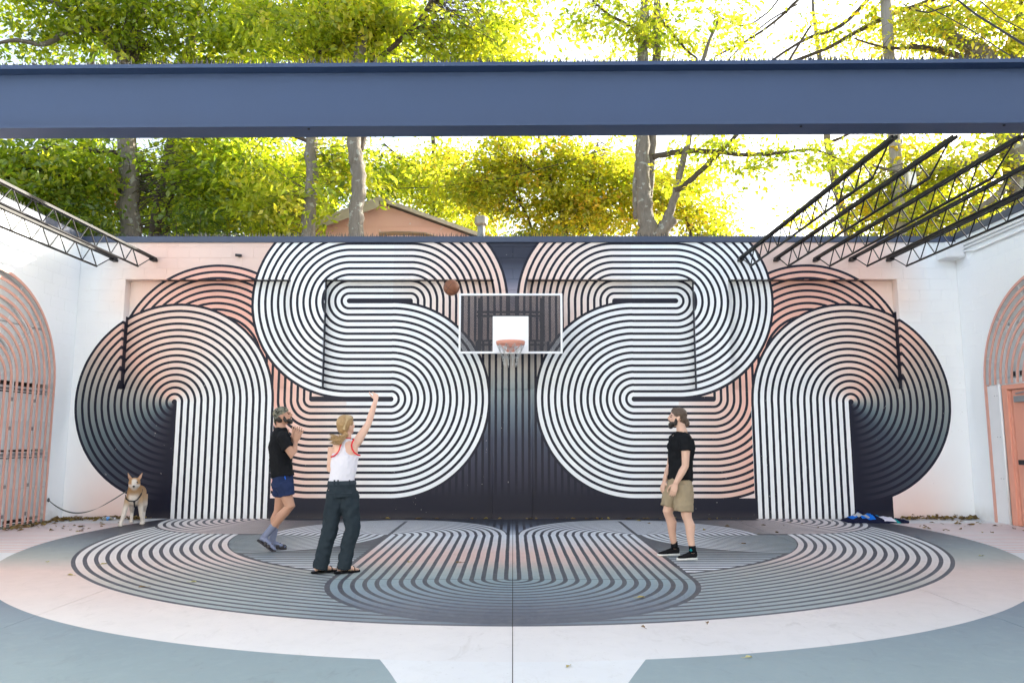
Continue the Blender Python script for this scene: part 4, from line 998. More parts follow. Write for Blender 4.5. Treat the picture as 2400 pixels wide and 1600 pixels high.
sh = MB(); sh.tube([J3(418, 762), J3(422, 640), J3(430, 480), J3(432, 400), J3(434, 358), J3(435, 338)], [(.175, .125), (.165, .125), (.185, .135), (.175, .115), (.115, .088), (.072, .070)], 20, True, 1., F3)
sh.tube([shN+Vector((-.02, .05, .02)), shN, J3(466, 505, -.18)], [.075, .078, .074], 14); sh.tube([shF+Vector((.02, -.05, .02)), shF, J3(348, 500, .16)], [.075, .076, .072], 14)
grow('t_shirt', sh, .009, C_BLACK, p3, 3, [(.034, .13), (.012, .045)])
st = MB(); st.tube([J3(420, 745), J3(415, 800), J3(412, 850)], [(.165, .118), (.180, .130), (.182, .132)], 18, True, 1., F3)
st.tube([hN, J3(448, 930, -.1), J3(447, 1038, -.11)], [.115, .118, .117], 16); st.tube([hF, J3(340, 920, .08), J3(318, 1003, .07)], [.112, .112, .105], 16)
grow('shorts', st, .009, C_KHAKI, p3, 2, [(.028, .11), (.012, .04)])
bd_ = MB(); 
for q, r in (((0, .062, -.088), (.045, .040, .034)), ((0, .045, -.070), (.058, .045, .036)), ((0, .070, -.112), (.036, .032, .030)), ((0, .088, -.046), (.030, .012, .008))): bd_.ell(P(*q), r, MM)
for k in (-1, 1): bd_.ell(P(k*.055, .018, -.050), (.014, .022, .048), MM)
grow('beard', bd_, .005, H_BLK, p3, 1, [(.008, .012)])
hr = MB(); hr.ell(P(0, -.022, .052), (.086, .100, .086), MM); hr.ell(P(0, -.070, .0), (.070, .050, .075), MM); hr.ell(P(0, .02, .085), (.066, .06, .045), MM)
hr.ell(P(0, -.125, -.055), (.036, .036, .042), MM); hr.ell(P(0, -.115, -.015), (.03, .03, .03), MM); hr.ell(P(.0, -.10, -.085), (.026, .024, .03), MM)
grow('hair', hr, .005, H_BRN, p3, 2, [(.006, .02)])
for k in (-1, 1): MB().tube([P(k*.048, .072, .026), P(k*.03, .086, .030), P(k*.016, .09, .026)], .005, 6).build('eyebrow', H_BLK, p3, True)
for (hl, to, an) in ((J3(562, 1450, -.16), J3(392, 1456, -.20), aN), (J3(408, 1408, .17), J3(222, 1410, .12), aF)):
    hl.z = 0.; to.z = 0.; s_ = thing if False else None
    PP, uu, ss = shoe(p3, hl, to, 0, (C_BSHOE, C_SOLE)); MB().tube([an+Vector((0, 0, .035)), an+Vector((.004, 0, -.045))], [.042, .044], 14).build('sock', C_BLACK, p3, True)
MB().tube([J3(505, 1368, -.21), J3(520, 1385, -.215)], [.016, .012], 8).build('shoe_tab', C_TEAL, p3, True)

# ---------------------------------------------------------------- man in cap (left)
def J1(x, y, dy=0.): return atY(560+x/3.266, 900+y/3.266, 9.9+dy)
F1 = Vector((.99, .1, 0)).normalized()
p1 = person('bearded man in backwards camouflage cap, black T-shirt and navy shorts, clapping', (-2.95, 9.9, 0))
b = MB()
hc = J1(333, 248); P, MM = head(b, hc, (.93, .12, .34), (-.34, 0, .94), 1.0)
b.tube([J1(312, 275), J1(312, 310), J1(312, 350)], [(.055, .062), (.058, .064), (.075, .07)], 12, True, 1., F1)
b.tube([J1(332, 770), J1(322, 640), J1(312, 480), J1(312, 390), J1(312, 345)], [(.115, .08), (.135, .095), (.175, .12), (.16, .10), (.09, .075)], 16, True, 1., F1)
sN, sF = J1(322, 415, -.17), J1(325, 410, .17); eN, wN = J1(406, 550, -.17), J1(424, 440, -.075); eF, wF = J1(392, 540, .16), J1(408, 440, .03)
b.tube([sN, sN.lerp(eN, .5), eN, eN.lerp(wN, .35), wN], [.060, .054, .045, .046, .031], 12); b.tube([sF, sF.lerp(eF, .5), eF, eF.lerp(wF, .35), wF], [.060, .054, .045, .046, .031], 12)
hd = J1(462, 315)-J1(424, 430)
hand(b, wN+Vector((0, -.012, 0)), hd+Vector((.02, -.015, 0)), (0, 1, 0), (-1, 0, .3), .05, 1.22, .48); hand(b, wF+Vector((0, .02, 0)), hd+Vector((-.035, .03, .012)), (0, -1, 0), (-1, 0, .3), .05, 1.22, .48)
hN, hF = J1(328, 760, -.09), J1(332, 760, .09); kN, aN = J1(382, 935, -.10), J1(190, 1165, -.08); kF, aF = J1(300, 945, .09), J1(248, 1190, .10)
for h_, k_, a_ in ((hN, kN, aN), (hF, kF, aF)):
    b.tube([h_, h_.lerp(k_, .6), k_+Vector((.004, 0, 0)), k_.lerp(a_, .12), k_.lerp(a_, .33)+Vector((-.020, 0, -.01)), k_.lerp(a_, .65), a_], [.08, .074, .066, .057, .063, .047, .037], 14)
grow('body', b, .0048, SK1, p1, 1)
eyes(P, 1., p1)
sh = MB(); sh.tube([J1(322, 705), J1(316, 620), J1(310, 480), J1(312, 400), J1(313, 355), J1(314, 330)], [(.185, .150), (.175, .138), (.190, .150), (.18, .125), (.12, .09), (.072, .072)], 20, True, 1., F1)
sh.tube([sN+Vector((0, .05, .02)), sN, J1(370, 490, -.175)], [.078, .082, .080], 14); sh.tube([sF+Vector((0, -.05, .02)), sF, J1(365, 485, .17)], [.078, .080, .078], 14)
grow('t_shirt', sh, .009, C_BLACK, p1, 3, [(.036, .12), (.012, .045)])
st = MB(); st.tube([J1(324, 690), J1(328, 740), J1(332, 790)], [(.165, .125), (.178, .135), (.175, .135)], 18, True, 1., F1)
st.tube([hN, J1(352, 800, -.09), J1(362, 852, -.09)], [.115, .108, .100], 16); st.tube([hF, J1(312, 810, .09), J1(296, 862, .09)], [.112, .10, .092], 16)
grow('shorts', st, .009, C_NAVY, p1, 2, [(.024, .10), (.010, .04)])
MB().tube([J1(344, 705, -.165), J1(350, 728, -.17)], [(.016, .006), (.010, .006)], 8).build('pocket_trim', C_BLUE, p1, True)
bd_ = MB()
for q, r in (((0, .060, -.088), (.044, .038, .030)), ((0, .042, -.066), (.058, .046, .036)), ((0, .066, -.104), (.034, .028, .022)), ((0, .088, -.046), (.030, .012, .008))): bd_.ell(P(*q), r, MM)
for k in (-1, 1): bd_.ell(P(k*.056, .014, -.045), (.014, .022, .048), MM)
grow('beard', bd_, .005, H_BLK, p1, 1, [(.006, .012)])
hr = MB(); hr.ell(P(0, -.05, -.02), (.076, .052, .066), MM); hr.ell(P(0, .03, .07), (.072, .05, .03), MM); grow('hair', hr, .005, H_BLK, p1, 1)
ct = NT('camouflage'); vn = ct.noise(ct.obj(), 16, 3, .6, 1.2)
M_CAMO = ct.surf(ct.ramp(vn, [(.36, (.02, .02, .017)), (.44, (.09, .09, .07)), (.50, (.20, .20, .18)), (.56, (.10, .11, .07)), (.64, (.26, .23, .16))]), .9, 0, .1)
cp_ = MB(); cp_.ell(P(0, -.018, .062), (.090, .106, .078), MM); cp_.ell(P(0, -.075, .02), (.072, .048, .055), MM); grow('cap', cp_, .006, M_CAMO, p1, 2)
bmb = MB(); bmb.tube([P(0, -.108, .02), P(0, -.125, -.03), P(0, -.118, -.085)], [(.062, .007), (.064, .006), (.045, .005)], 12, True, 1., -MM.col[1]); bmb.build('cap_peak', M_CAMO, p1, True)
MB().ell(P(0, -.005, .142), .008, None, 8, 6).build('cap_button', M_CAMO, p1, True)
for k in (-1, 1): MB().tube([P(k*.048, .072, .026), P(k*.03, .086, .030), P(k*.016, .09, .026)], .0055, 6).build('eyebrow', H_BLK, p1, True)
for kk, an, k_, hl, to in ((0, aN, kN, J1(142, 1198, -.08), J1(268, 1285, -.11)), (1, aF, kF, J1(232, 1248, .12), J1(352, 1262, .10))):
    if kk: hl.z = .012; to.z = .0
    f = (to-hl).normalized(); s_ = f.cross(Vector((0, 0, 1))).normalized(); u_ = s_.cross(f); L = (to-hl).length
    Q = lambda y, z: hl+f*(y*L)+u_*z
    sm_ = MB(); sm_.tube([k_.lerp(an, .62), k_.lerp(an, .8), an, Q(.12, .07)], [.050, .045, .043, .044], 14)
    sm_.tube([Q(.02, .050), Q(.2, .062), Q(.5, .052), Q(.8, .036), Q(.96, .030)], [(.030, .034), (.036, .036), (.040, .028), (.040, .018), (.026, .012)], 14, True, 1., u_)
    grow('sock', sm_, .006, C_SOCK, p1, 2, [(.006, .03)])
    so_ = MB(); so_.tube([Q(y, .004) for y in (-.06, .1, .35, .6, .85, 1.04)], [(w_, .013) for w_ in (.030, .040, .040, .047, .048, .022)], 14, True, 1., u_); sl_o = grow('sandal_sole', so_, .006, C_SANDAL, p1, 1)
    for y, w_, z_ in ((.42, .03, .066), (.62, .026, .056)) if kk == 0 else ((.55, .03, .062), (.85, .022, .045)):
        MB().tube([Q(y, .0)+s_*.046, Q(y, z_*.75)+s_*.042, Q(y, z_+.012), Q(y, z_*.75)-s_*.042, Q(y, .0)-s_*.046], [(.022, .005)]*5, 8, True, 1., u_).build('sandal_strap', C_SANDAL, p1, True)
    if kk == 0: MB().ell(Q(.42, .07)-s_*.02+Vector((0, -.02, 0)), .009, None, 8, 6).build('buckle', M_WMETAL, p1, True)

# ---------------------------------------------------------------- woman throwing
def J2(x, y, dy=0.): return atY(560+x/3.266, 900+y/3.266, 8.25+dy)
F2 = Vector((.28, .96, 0)).normalized()
p2 = person('woman in white tank top and slate trousers seen from behind, arm raised after throwing', (-1.88, 8.25, 0))
b = MB()
hc = J2(816, 322, .03); P, MM = head(b, hc, (.52, .80, .26), (0, -.2, 1), .95)
b.tube([J2(822, 370, .0), J2(820, 405, 0), J2(812, 445, -.0)], [(.046, .050), (.047, .052), (.075, .058)], 12, True, 1., F2)
b.tube([J2(782, 800), J2(786, 715), J2(800, 600), J2(806, 510), J2(808, 460), J2(812, 430)], [(.15, .105), (.128, .09), (.138, .10), (.148, .095), (.145, .078), (.085, .06)], 16, True, 1., F2)
sL, sR = J2(708, 482), J2(900, 440); eL, wL = J2(690, 655, .02), J2(716, 615, .25); eR, wR = J2(985, 300, .06), J2(1040, 125, .10)
b.tube([sL, sL.lerp(eL, .5), eL, eL.lerp(wL, .35), wL], [.048, .042, .036, .036, .024], 12); b.tube([J2(870, 470), sR, sR.lerp(eR, .5), eR, eR.lerp(wR, .35), wR], [.05, .052, .044, .036, .036, .024], 12)
hand(b, wR, J2(1042, 70, .16)-wR, (-.6, .7, 0), (-.8, -.3, 0), .62, .92); hand(b, wL, J2(745, 590, .34)-wL, (.2, .0, 1), (1, 0, 0), .4, .9)
hL, hR = J2(736, 810), J2(836, 810); kL, aL = J2(694, 1100, .01), J2(612, 1405); kR, aR = J2(858, 1105, .01), J2(798, 1405, .0)
for h_, k_, a_ in ((hL, kL, aL), (hR, kR, aR)): b.tube([h_, h_.lerp(k_, .6), k_, k_.lerp(a_, .35), a_], [.085, .07, .055, .05, .034], 12)
feet = []
for a_, he, to in ((aL, J2(572, 1446, -.02), J2(664, 1420, .06)), (aR, J2(745, 1446, -.03), J2(872, 1424, .06))):
    he.z = .022; to.z = .018; f = (to-he).normalized(); L = .235; s_ = f.cross(Vector((0, 0, 1))).normalized(); feet.append((he, f, L, s_))
    b.tube([he+Vector((0, 0, .03)), he+f*.06+Vector((0, 0, .045)), he+f*.13+Vector((0, 0, .032)), he+f*.2+Vector((0, 0, .016)), he+f*L+Vector((0, 0, .012))], [(.026, .028), (.030, .040), (.034, .030), (.038, .016), (.026, .010)], 12, True, 1., (0, 0, 1))
    b.tube([a_, he+f*.05+Vector((0, 0, .05))], [.034, .036], 10)
grow('body', b, .005, SK2, p2, 1)
tp = MB(); tp.tube([J2(782, 748), J2(785, 715), J2(800, 600), J2(806, 535)], [(.150, .112), (.142, .104), (.152, .114), (.156, .108)], 20, True, 1., F2)
tp.tube([J2(806, 560), J2(812, 500), J2(818, 455), J2(820, 425), J2(822, 412)], [(.138, .106), (.082, .098), (.062, .084), (.060, .070), (.052, .062)], 18, True, 1., F2)
grow('tank_top', tp, .007, C_WHITE, p2, 3, [(.018, .09), (.008, .035)])
def back(x, y, d): return J2(x, y, -d)
tr1 = [back(*q) for q in ((698, 556, .06), (722, 548, .09), (748, 526, .112), (764, 498, .116), (770, 470, .110), (776, 448, .10))]
tr2 = [back(*q) for q in ((922, 545, .06), (900, 540, .09), (876, 522, .112), (860, 496, .116), (855, 468, .108), (862, 440, .095), (874, 420, .08))]
for tr in (tr1, tr2): MB().tube(tr, [(.008, .006)]*len(tr), 8, True, 1., (0, -1, 0)).build('armhole_trim', C_RED, p2, True)
nk = [back(*q) for q in ((800, 418, .05), (815, 412, .07), (835, 412, .07), (850, 416, .05))]; MB().tube(nk, [(.006, .005)]*4, 8).build('neck_trim', C_RED, p2, True)
pt = MB(); pt.tube([J2(782, 738), J2(781, 775), J2(782, 830), J2(784, 862)], [(.150, .112), (.158, .118), (.176, .128), (.172, .124)], 20, True, 1., F2)
for h_, k_, a_ in ((hL, kL, aL), (hR, kR, aR)): pt.tube([h_+Vector((0, 0, -.02)), h_.lerp(k_, .4), h_.lerp(k_, .75), k_, k_.lerp(a_, .4), k_.lerp(a_, .8), a_+Vector((0, 0, -.01))], [.104, .100, .092, .086, .080, .079, .080], 18)
grow('trousers', pt, .008, C_PANTS, p2, 3, [(.038, .12), (.014, .045)])
wb = MB(); wb.tube([J2(781, 736), J2(781, 766)], [(.157, .118), (.166, .124)], 24, False, 1., F2); C_PANT2 = cloth('slate_waistband', (.034, .046, .058)); wb.build('waistband', C_PANT2, p2, True)
for x, dd in ((724, .098), (752, .118), (840, .118)): MB().tube([back(x, 732, dd+.008), back(x, 770, dd+.016)], [(.010, .004)]*2, 6, True, 1., (0, -1, 0)).build('belt_loop', C_PANTS, p2)
for x0, x1, dd in ((664, 718, .12), (778, 858, .134)): MB().tube([back(x0, 832, dd-.012), back((x0+x1)/2, 834, dd+.006), back(x1, 832, dd)], [(.0045, .008)]*3, 6, True, 1., (0, -1, 0)).build('pocket_welt', C_PANT2, p2)
hr = MB(); hr.ell(P(0, -.022, .050), (.084, .100, .086), MM); hr.ell(P(0, -.060, .0), (.072, .056, .072), MM); hr.ell(P(0, .03, .080), (.066, .06, .045), MM); hr.ell(J2(812, 388, -.06), (.030, .03, .032))
grow('hair', hr, .005, H_BLD, p2, 2, [(.005, .02)])
def strands(parent, P, MM, sc, gather, n, mat, seed):
    r = random.Random(seed); m = MB()
    for i in range(n):
        a = r.uniform(-1.25, 1.25); c0 = r.uniform(-.1, .75); pts = []
        for k in range(7):
            t = k/6; ph = (1.15-c0*.3)-t*(2.1+.3*r.random()*0); y_ = math.sin(ph)*1.0; zc = math.cos(ph)
            q = Vector((math.sin(a)*.086*(.35+.65*abs(math.cos(ph*.9))), -.022+y_*.100*math.cos(a*.35), .050+max(-.8, zc)*.086*math.cos(a*.75)))
            p = P(*q)*1.0; p = p.lerp(gather, max(0, t-.55)**1.5*1.9); pts.append(p+Vector((r.gauss(0, .0012), r.gauss(0, .0012), r.gauss(0, .0012))))
        m.tube(pts, .0022*sc, 4, False)
    m.build('hair_strands', mat, parent, True)
strands(p2, P, MM, 1., J2(812, 388, -.06), 150, hairm('blonde_light', (.36, .25, .12), (.60, .45, .26)), 3)
pony = MB(); rg = random.Random(4)
for i in range(90):
    t0 = J2(806+rg.uniform(-10, 14), 392+rg.uniform(-14, 14), -.07+rg.uniform(-.02, .02)); ex = rg.random()
    e_ = J2(770-ex*88+rg.uniform(-14, 14), 425+rg.uniform(-38, 42)-ex*8, -.10+rg.uniform(-.05, .06)); m_ = J2(778-ex*18, 418+rg.uniform(-22, 40), -.12+rg.uniform(-.03, .03))
    pony.tube([t0, t0.lerp(m_, .6)+Vector((0, 0, .0)), m_, m_.lerp(e_, .6)+Vector((0, 0, rg.uniform(-.015, .015))), e_], [.008, .010, .009, .006, .001], 5, False)
pony.build('ponytail', H_BLD, p2, True)
for he, f, L, s_ in feet:
    so_ = MB(); q0 = Vector((he.x, he.y, .013)); ff = Vector((f.x, f.y, 0)).normalized()
    so_.tube([q0+ff*y for y in (-.035, .02, .08, .14, .2, .25)], [(w_, .013) for w_ in (.026, .038, .037, .043, .044, .022)], 14, True, 1., (0, 0, 1)); grow('sandal_sole', so_, .006, C_BSHOE, p2, 1)
    for y, h_ in ((.03, .09), (.10, .075), (.18, .05)):
        c_ = q0+ff*y; MB().tube([c_+s_*.042, c_+s_*.038+Vector((0, 0, h_*.6)), c_+Vector((0, 0, h_)), c_-s_*.038+Vector((0, 0, h_*.6)), c_-s_*.042], [(.009, .004)]*5, 8, True, 1., ff).build('sandal_strap', C_BSHOE, p2, True)

# ---------------------------------------------------------------- dog
DX, DY = -6.24, 12.66
dt = NT('dog_fur'); X0_, Y0_, Z_, PW = dt.pos()
X_ = (X0_-DX)*math.cos(R_(24))+(Y0_-DY)*math.sin(R_(24))+DX; Y_ = (Y0_-DY)*math.cos(R_(24))-(X0_-DX)*math.sin(R_(24))+DY
oc = dt.n('ShaderNodeSeparateXYZ'); dt.t.links.new(dt.obj(), oc.inputs[0]); ox, oy, oz = (E(dt, oc.outputs[i]) for i in range(3))
wht = (dt.sm(Z_, .42, .28) | (dt.sm(Y_, DY-.02, DY-.10) & dt.sm(Z_, .56, .46) & dt.sm((X_-DX).abs(), .10, .05)) | (dt.sm(Y_, DY-.20, DY-.25) & dt.sm((X_-DX).abs(), .05, .025)) | (dt.sm(Y_, DY-.16, DY-.20) & dt.sm(Z_, .70, .665)))
fur = dt.mix(dt.noise(dt.scaled(PW, (40, 40, 14)), 2, 4), (.29, .155, .065), (.50, .31, .155))
fur = dt.mix(dt.sm(Z_, .62, .40)*.45, fur, (.62, .47, .32))
M_FUR = dt.surf(dt.mix(wht*.9, fur, dt.mix(dt.noise(PW, 30, 3), (.58, .52, .45), (.74, .70, .64))), .8, 0, .2, dt.noise(dt.scaled(PW, (60, 60, 20)), 3, 3), .6, .006)
M_EARIN = plain('dog_ear_inner', (.42, .27, .20), .8); M_NOSE = plain('dog_nose', (.015, .013, .013), .35)
dg_ = thing('dog', 'tan and white shepherd-type dog with pricked ears standing on a leash', 'dog', (DX, DY, 0))
DA = R_(24); dca, dsa = math.cos(DA), math.sin(DA)
def d3(x, y, z): return Vector((DX+x*dca-y*dsa, DY+x*dsa+y*dca, z))
m = MB()
m.ell(d3(.01, .02, .47), (.118, .15, .165)); m.tube([d3(.01, .02, .46), d3(.03, .2, .475), d3(.05, .38, .50), d3(.06, .52, .50)], [(.115, .15), (.118, .14), (.10, .115), (.10, .12)], 16, True, 1., (0, 0, 1)); m.ell(d3(.06, .50, .50), (.105, .13, .125))
m.tube([d3(.01, .0, .52), d3(.005, -.08, .61), d3(.0, -.14, .68)], [.125, .10, .085], 14)
m.ell(d3(0, -.165, .705), (.088, .10, .082)); m.ell(d3(0, -.21, .685), (.062, .07, .055)); m.tube([d3(0, -.22, .672), d3(0, -.28, .655), d3(0, -.325, .648)], [(.046, .042), (.036, .034), (.028, .028)], 12); m.ell(d3(0, -.27, .632), (.028, .06, .016))
for s in (-1, 1):
    m.ell(d3(s*.045, -.20, .665), (.04, .045, .04))
    m.tube([d3(s*.055, -.145, .755), d3(s*.082, -.135, .80), d3(s*.108, -.13, .865)], [(.030, .014), (.026, .010), (.005, .004)], 10, True, 1., (0, -1, 0))
for s, dx, dy in ((-1, -.085, -.08), (1, .065, .06)):
    m.tube([d3(s*.075, .0, .46), d3(s*.085+dx*.3, .01+dy*.2, .31), d3(s*.08+dx*.7, .0+dy*.6, .16), d3(s*.08+dx, -.005+dy, .07), d3(s*.08+dx, -.02+dy, .035)], [.062, .042, .034, .028, .03], 12); m.ell(d3(s*.08+dx, -.045+dy, .026), (.036, .052, .026))
for s, dx, dy in ((-1, -.02, .0), (1, .02, .12)):
    m.tube([d3(.05+s*.06, .50, .46), d3(.05+s*.075+dx, .42+dy*.5, .30), d3(.05+s*.07+dx, .53+dy, .17), d3(.05+s*.07+dx, .47+dy, .07), d3(.05+s*.07+dx, .45+dy, .03)], [.085, .052, .03, .026, .028], 12); m.ell(d3(.05+s*.07+dx, .425+dy, .024), (.034, .05, .024))
m.tube([d3(.06, .60, .52), d3(.07, .70, .44), d3(.08, .73, .30)], [.04, .035, .015], 10)
grow('body', m, .006, M_FUR, dg_, 2, [(.004, .02)])
MB().ell(d3(0, -.338, .655), (.021, .014, .016)).build('nose', M_NOSE, dg_, True)
MB().tube([d3(-.022, -.315, .636), d3(0, -.33, .630), d3(.022, -.315, .636)], .003, 6).build('mouth', M_NOSE, dg_, True)
for s in (-1, 1):
    MB().ell(d3(s*.040, -.240, .712), (.018, .014, .013), None, 10, 8).build('eye', M_NOSE, dg_, True)
    MB().tube([d3(s*.060, -.158, .765), d3(s*.084, -.147, .80), d3(s*.104, -.136, .85)], [(.018, .004), (.016, .004), (.003, .002)], 8, True, 1., (0, -1, 0)).build('inner_ear', M_EARIN, dg_, True)
hn = thing('dog_harness', 'black webbing harness round the chest of the dog', 'harness', (DX, DY, .4))
M_WEB = plain('black_webbing', (.014, .014, .016), .7)
st_ = [(-.13, .04, .50), (-.115, -.08, .445), (-.06, -.142, .41), (.015, -.158, .405), (.06, -.145, .43), (.105, -.105, .50), (.115, -.02, .58), (.06, .06, .645), (-.03, .06, .645), (-.10, .03, .60)]
MB().tube([d3(*q) for q in st_], [(.011, .004)]*len(st_), 8, True, 1., (0, -1, 0)).build('chest_strap', M_WEB, hn, True)
MB().tube([d3(.015, -.162, .40), d3(.02, -.135, .33), d3(.02, -.05, .295)], [(.014, .005)]*3, 8, True, 1., (0, -1, 0)).build('belly_strap', M_WEB, hn, True)
MB().ell(d3(.015, -.164, .40), (.02, .008, .02)).build('ring_patch', M_WEB, hn, True)
# leash, tied to the grille
q0 = atX(111, 1171, LX+.03); q1 = d3(-.115, .02, .56)
lp = []; 
for i in range(25):
    t = i/24; p = q0.lerp(q1, t); p.z -= (.30*math.sin(math.pi*t**.9))*(1-.15*t); lp.append(p)
lt = NT('leash_grey'); M_LEASH = lt.surf((.11, .12, .11), .8)
ls = thing('leash', 'grey dog leash sagging between the pink grille and the dog', 'leash', tuple(q0))
m = MB(); vs = []
for i, p in enumerate(lp):
    tw = .25+1.1*math.sin(i/24*5.); sd = Vector((0, math.cos(tw), math.sin(tw)))*.0105
    vs += [p-sd, p+sd, p+sd+Vector((0, .002, .0015)), p-sd+Vector((0, .002, .0015))]
m.add(vs, [(i*4+a, i*4+(a+1) % 4, i*4+4+(a+1) % 4, i*4+4+a) for i in range(24) for a in range(4)]); m.build('strap', M_LEASH, ls, True)
kn = MB(); kn.tube([q0+Vector((.0, .02*math.cos(a), .028*math.sin(a))) for a in np.linspace(0, 6.28, 14)], .009, 6, False); kn.build('loop_knot', M_WEB, ls, True)

# ---------------------------------------------------------------- heap of jackets by the wall
jk = thing('jacket_heap', 'crumpled navy, blue, grey and white jacket lying at the foot of the wall', 'jacket', (6.3, 13.2, 0))
C_J = [cloth('jacket_navy', (.012, .014, .035), .2), cloth('jacket_blue', (.012, .15, .60), .1), cloth('jacket_grey', (.42, .42, .42), .08), cloth('jacket_white', (.70, .68, .76), .05), cloth('jacket_teal', (.02, .28, .28), .1)]
m = MB(); nx, ny = 72, 26; rg = random.Random(8); import mathutils
x0, x1, y0, y1 = 5.78, 6.74, 12.98, 13.46
hz = {}
for i in range(nx+1):
    for j in range(ny+1):
        a, c = i/nx, j/ny
        n1 = mathutils.noise.noise(Vector((a*5.5, c*3, 1.7))); n2 = mathutils.noise.noise(Vector((a*15, c*8, 4.2)))
        env = max(0, math.sin(math.pi*min(max(a, 0), 1))**.45*math.sin(math.pi*c)**.5)
        prof = .10+.06*math.exp(-((a-.27)/.06)**2)+.035*math.exp(-((a-.45)/.08)**2)-.02*a
        h = max(.0, env*(prof*(.75+.6*c)+.045*n1+.022*abs(n2)))
        ed = .06*(mathutils.noise.noise(Vector((a*7, 9.1, 0)))) if j in (0, ny) else 0
        m.v.append((x0+(x1-x0)*a+.012*n2, y0+(y1-y0)*(c+ed)+.05*(.5-a)*0+.02*n1, h+.003))
for i in range(nx):
    for j in range(ny):
        q = i*(ny+1)+j; m.f.append((q, q+ny+1, q+ny+2, q+1)); a, c = (i+.5)/nx, (j+.5)/ny
        w_ = a+.04*(c-.5)
        mi = 0
        if .10 < w_ < .20 and c > .35: mi = 1
        elif .20 < w_ < .27 and c > .25 and c < .8: mi = 2
        elif .27 < w_ < .40 and .25 < c < .85: mi = 2 if c < .62 or w_ > .34 else 1
        elif .40 <= w_ < .46 and .1 < c < .95: mi = 1
        elif .22 < w_ < .46 and .12 < c <= .25: mi = 1
        elif .46 <= w_ < .51 and c > .55: mi = 1
        elif .51 <= w_ < .55 and c > .5: mi = 2
        elif .55 <= w_ < .62 and c > .45: mi = 1
        elif .62 <= w_ < .645 and c > .45: mi = 4
        elif .60 < w_ < .80 and .04 < c < .58 and c < .75-(w_-.6)*1.6: mi = 3
        elif .80 <= w_ < .86 and c < .22: mi = 4
        m.m.append(mi)
m.build('folded_cloth', C_J, jk, True)
for pts, r, mi in (([(5.95, 13.05, .03), (5.85, 13.02, .025), (5.74, 13.08, .02)], [.035, .035, .02], 0), ([(6.6, 13.15, .04), (6.70, 13.05, .03), (6.76, 12.98, .02)], [.04, .038, .02], 0), ([(6.0, 13.3, .11), (6.06, 13.32, .17), (6.14, 13.3, .14)], [.02, .03, .03], 0)):
    mm_ = MB(); mm_.tube(pts, r, 10); grow('sleeve', mm_, .008, C_J[mi], jk, 2, [(.012, .05)])
# plastic bottle
gt = NT('clear_plastic'); gp = gt.surf((.86, .93, .98), .08, 0, .5, **{'Transmission Weight': .85, 'IOR': 1.2}); bo = thing('plastic_bottle', 'small clear water bottle lying by the back wall near the dog', 'bottle', (-7.05, 13.45, 0))
c = Vector((-7.05, 13.42, .034)); ax = Vector((.97, .22, 0)).normalized()
MB().tube([c-ax*.10, c-ax*.095, c-ax*.03, c-ax*.025, c+ax*.05, c+ax*.085, c+ax*.10], [.022, .032, .032, .029, .032, .018, .013], 14).build('bottle_body', gt.mat, bo, True)
MB().tube([c-ax*.02, c+ax*.03], [.0325, .0325], 14, False).build('bottle_label', plain('blue_label', (.10, .32, .70), .4), bo, True)
MB().tube([c+ax*.10, c+ax*.118], [.0145, .0145], 12).build('bottle_cap', M_BOARD, bo, True)
# fallen leaves
DL = leaf_mat('dead_leaf', [(.15, .09, .04), (.22, .13, .055), (.30, .19, .07), (.40, .26, .08), (.50, .36, .10)], .2)
def litter(name, label, pts):
    o = tag(thing(name, label, 'leaves', (pts[0][0], pts[0][1], 0)), None, None, kind='stuff')
    n = len(pts); cent = np.array(pts); d = npr.normal(size=(n, 3)); d[:, 2] *= .3; d /= np.linalg.norm(d, axis=1)[:, None]
    sd = np.cross(d, np.array([0, 0, 1.])+npr.normal(size=(n, 3))*.35); sd /= np.linalg.norm(sd, axis=1)[:, None]
    sz = npr.uniform(.05, .12, n)[:, None]; up = np.array([0, 0, 1.])
    a = cent-d*sz*.5; tip = cent+d*sz*.5; l = cent+sd*sz*.3+up*sz*.14; r = cent-sd*sz*.3+up*sz*.16
    V = np.stack([a, l, tip, r], 1).reshape(-1, 3); V[:, 2] = np.maximum(V[:, 2], .004)
    me = bpy.data.meshes.new(name); me.from_pydata(V.tolist(), [], [(4*i, 4*i+1, 4*i+2, 4*i+3) for i in range(n)])
    at = me.attributes.new('rnd', 'FLOAT', 'POINT'); at.data.foreach_set('value', np.repeat(npr.uniform(0, 1, n), 4).astype(np.float32)); me.materials.append(DL)
    x = link('leaves', me, o); x['kind'] = 'stuff'
    return o
rg = random.Random(21); A = []; 
for i in range(230):
    t = rg.random()**1.3; A.append((LX+.12+t*1.5+rg.gauss(0, .05), 13.62-abs(rg.gauss(0, .10))-(.0 if t > .3 else rg.random()*.25), .012+abs(rg.gauss(0, .02))))
for i in range(110): A.append((LX+.10+abs(rg.gauss(0, .12)), rg.uniform(11.9, 13.5), .01+abs(rg.gauss(0, .012))))
for i in range(25): A.append((rg.uniform(-7.9, -6.6), rg.uniform(11.8, 13.3), .008))
litter('leaf_litter', 'drift of brown fallen leaves along the foot of the left corner', A)
A = []
for i in range(230): t = rg.random(); A.append((6.95+t*1.35, 13.64-abs(rg.gauss(0, .07)), .012+abs(rg.gauss(0, .02))))
for i in range(30): A.append((rg.uniform(6.6, 8.25), rg.uniform(11.6, 13.4), .008))
litter('leaf_litter', 'drift of yellow and brown leaves along the foot of the right corner', A)
A = []
for i in range(46): A.append((rg.uniform(-3.6, 4.2), 13.66-abs(rg.gauss(0, .04)), .008))
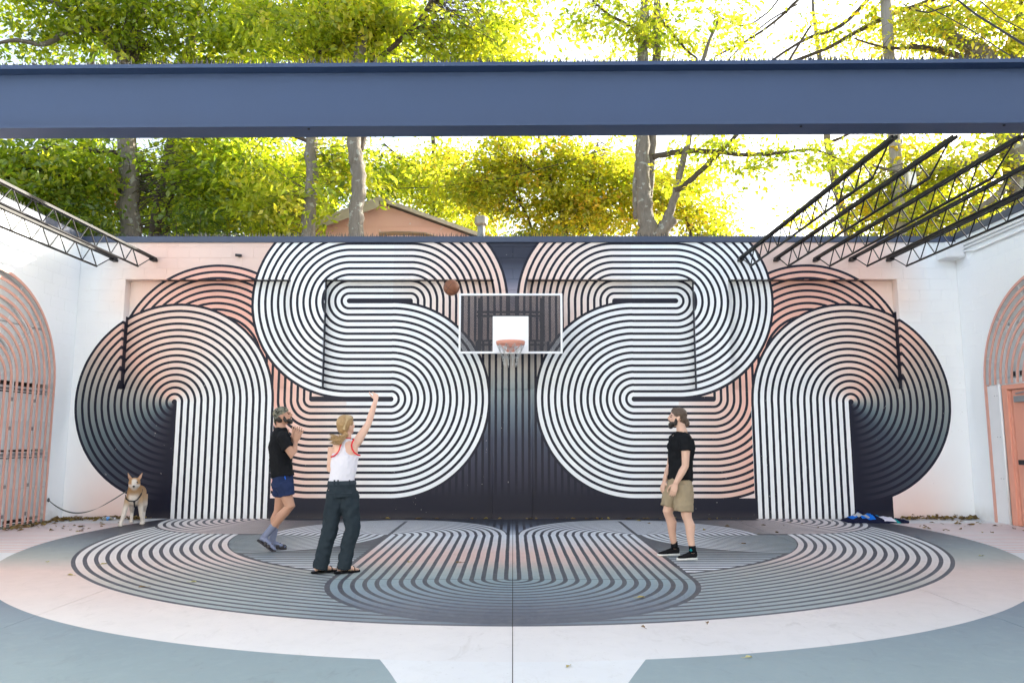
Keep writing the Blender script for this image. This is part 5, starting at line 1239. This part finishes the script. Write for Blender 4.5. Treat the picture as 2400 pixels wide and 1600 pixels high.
for i in range(18): A.append((rg.uniform(2.2, 6), rg.uniform(11.6, 13.4), .006))
litter('leaf_litter', 'scatter of tiny leaves along the base of the dark mural', A)
leafspots = [((1500, 1400+0), 'curled brown leaf on the pale band near the dark rim at centre right'), ((1505, 1470), 'thin dry stem on the white band right of centre'), ((1752, 1541), 'pale leaf on the blue-grey paint at the lower right'), ((1330, 1562), 'small tan leaf on the white lane at the bottom'), ((1740, 1274), 'pale green leaf on the grey stripes behind the man in khaki'), ((2297, 1302), 'pale leaf on the grey ring at the far right'), ((958, 1317), 'yellow leaf on the central stripes, left of the pair'), ((1074, 1318), 'yellow leaf on the central stripes, right of the pair'), ((450, 1364), 'brown leaf on the striped ring at the left'), ((240, 1322), 'dry twig-like leaf on the outer stripes at the far left'), ((332, 1376), 'yellowish leaf at the lower left of the striped ring'), ((108, 1317), 'brown leaf on the grey ring at the left edge'), ((162, 1348), 'small brown leaf on the pink part of the ring, left'), ((1655, 1460), 'brown leaf on the rim where stripes meet the white band')]
ri = 0
for (px, py), lab in leafspots:
    p = atZ(px, py, 0.); sz = .028 if py > 1400 else .042; a = rg.uniform(0, 6.28); dv = Vector((math.cos(a), math.sin(a), 0)); sv = Vector((-dv.y, dv.x, 0)); m = MB()
    pts = [p-dv*sz, p-dv*sz*.2+sv*sz*.5, p+dv*sz*.5+sv*sz*.4, p+dv*sz, p+dv*sz*.5-sv*sz*.4, p-dv*sz*.2-sv*sz*.5]
    zz = (.004, .016, .012, .005, .018, .01); m.add([(q.x, q.y, z) for q, z in zip(pts, zz)]+[(p.x, p.y, .006)], [(0, 6, 1), (1, 6, 2), (2, 6, 3), (3, 6, 4), (4, 6, 5), (5, 6, 0)])
    m.tube([p-dv*sz+Vector((0, 0, .004)), p-dv*sz*1.7+Vector((0, 0, .004))], .0016, 5)
    o = m.build('fallen_leaf', plain('leaf_dry_%d' % (ri), ((.42, .34, .10), (.24, .15, .07), (.45, .42, .20))[ri % 3], .8)); tag(o, lab, 'leaf', 'single leaves on the court'); ri += 1
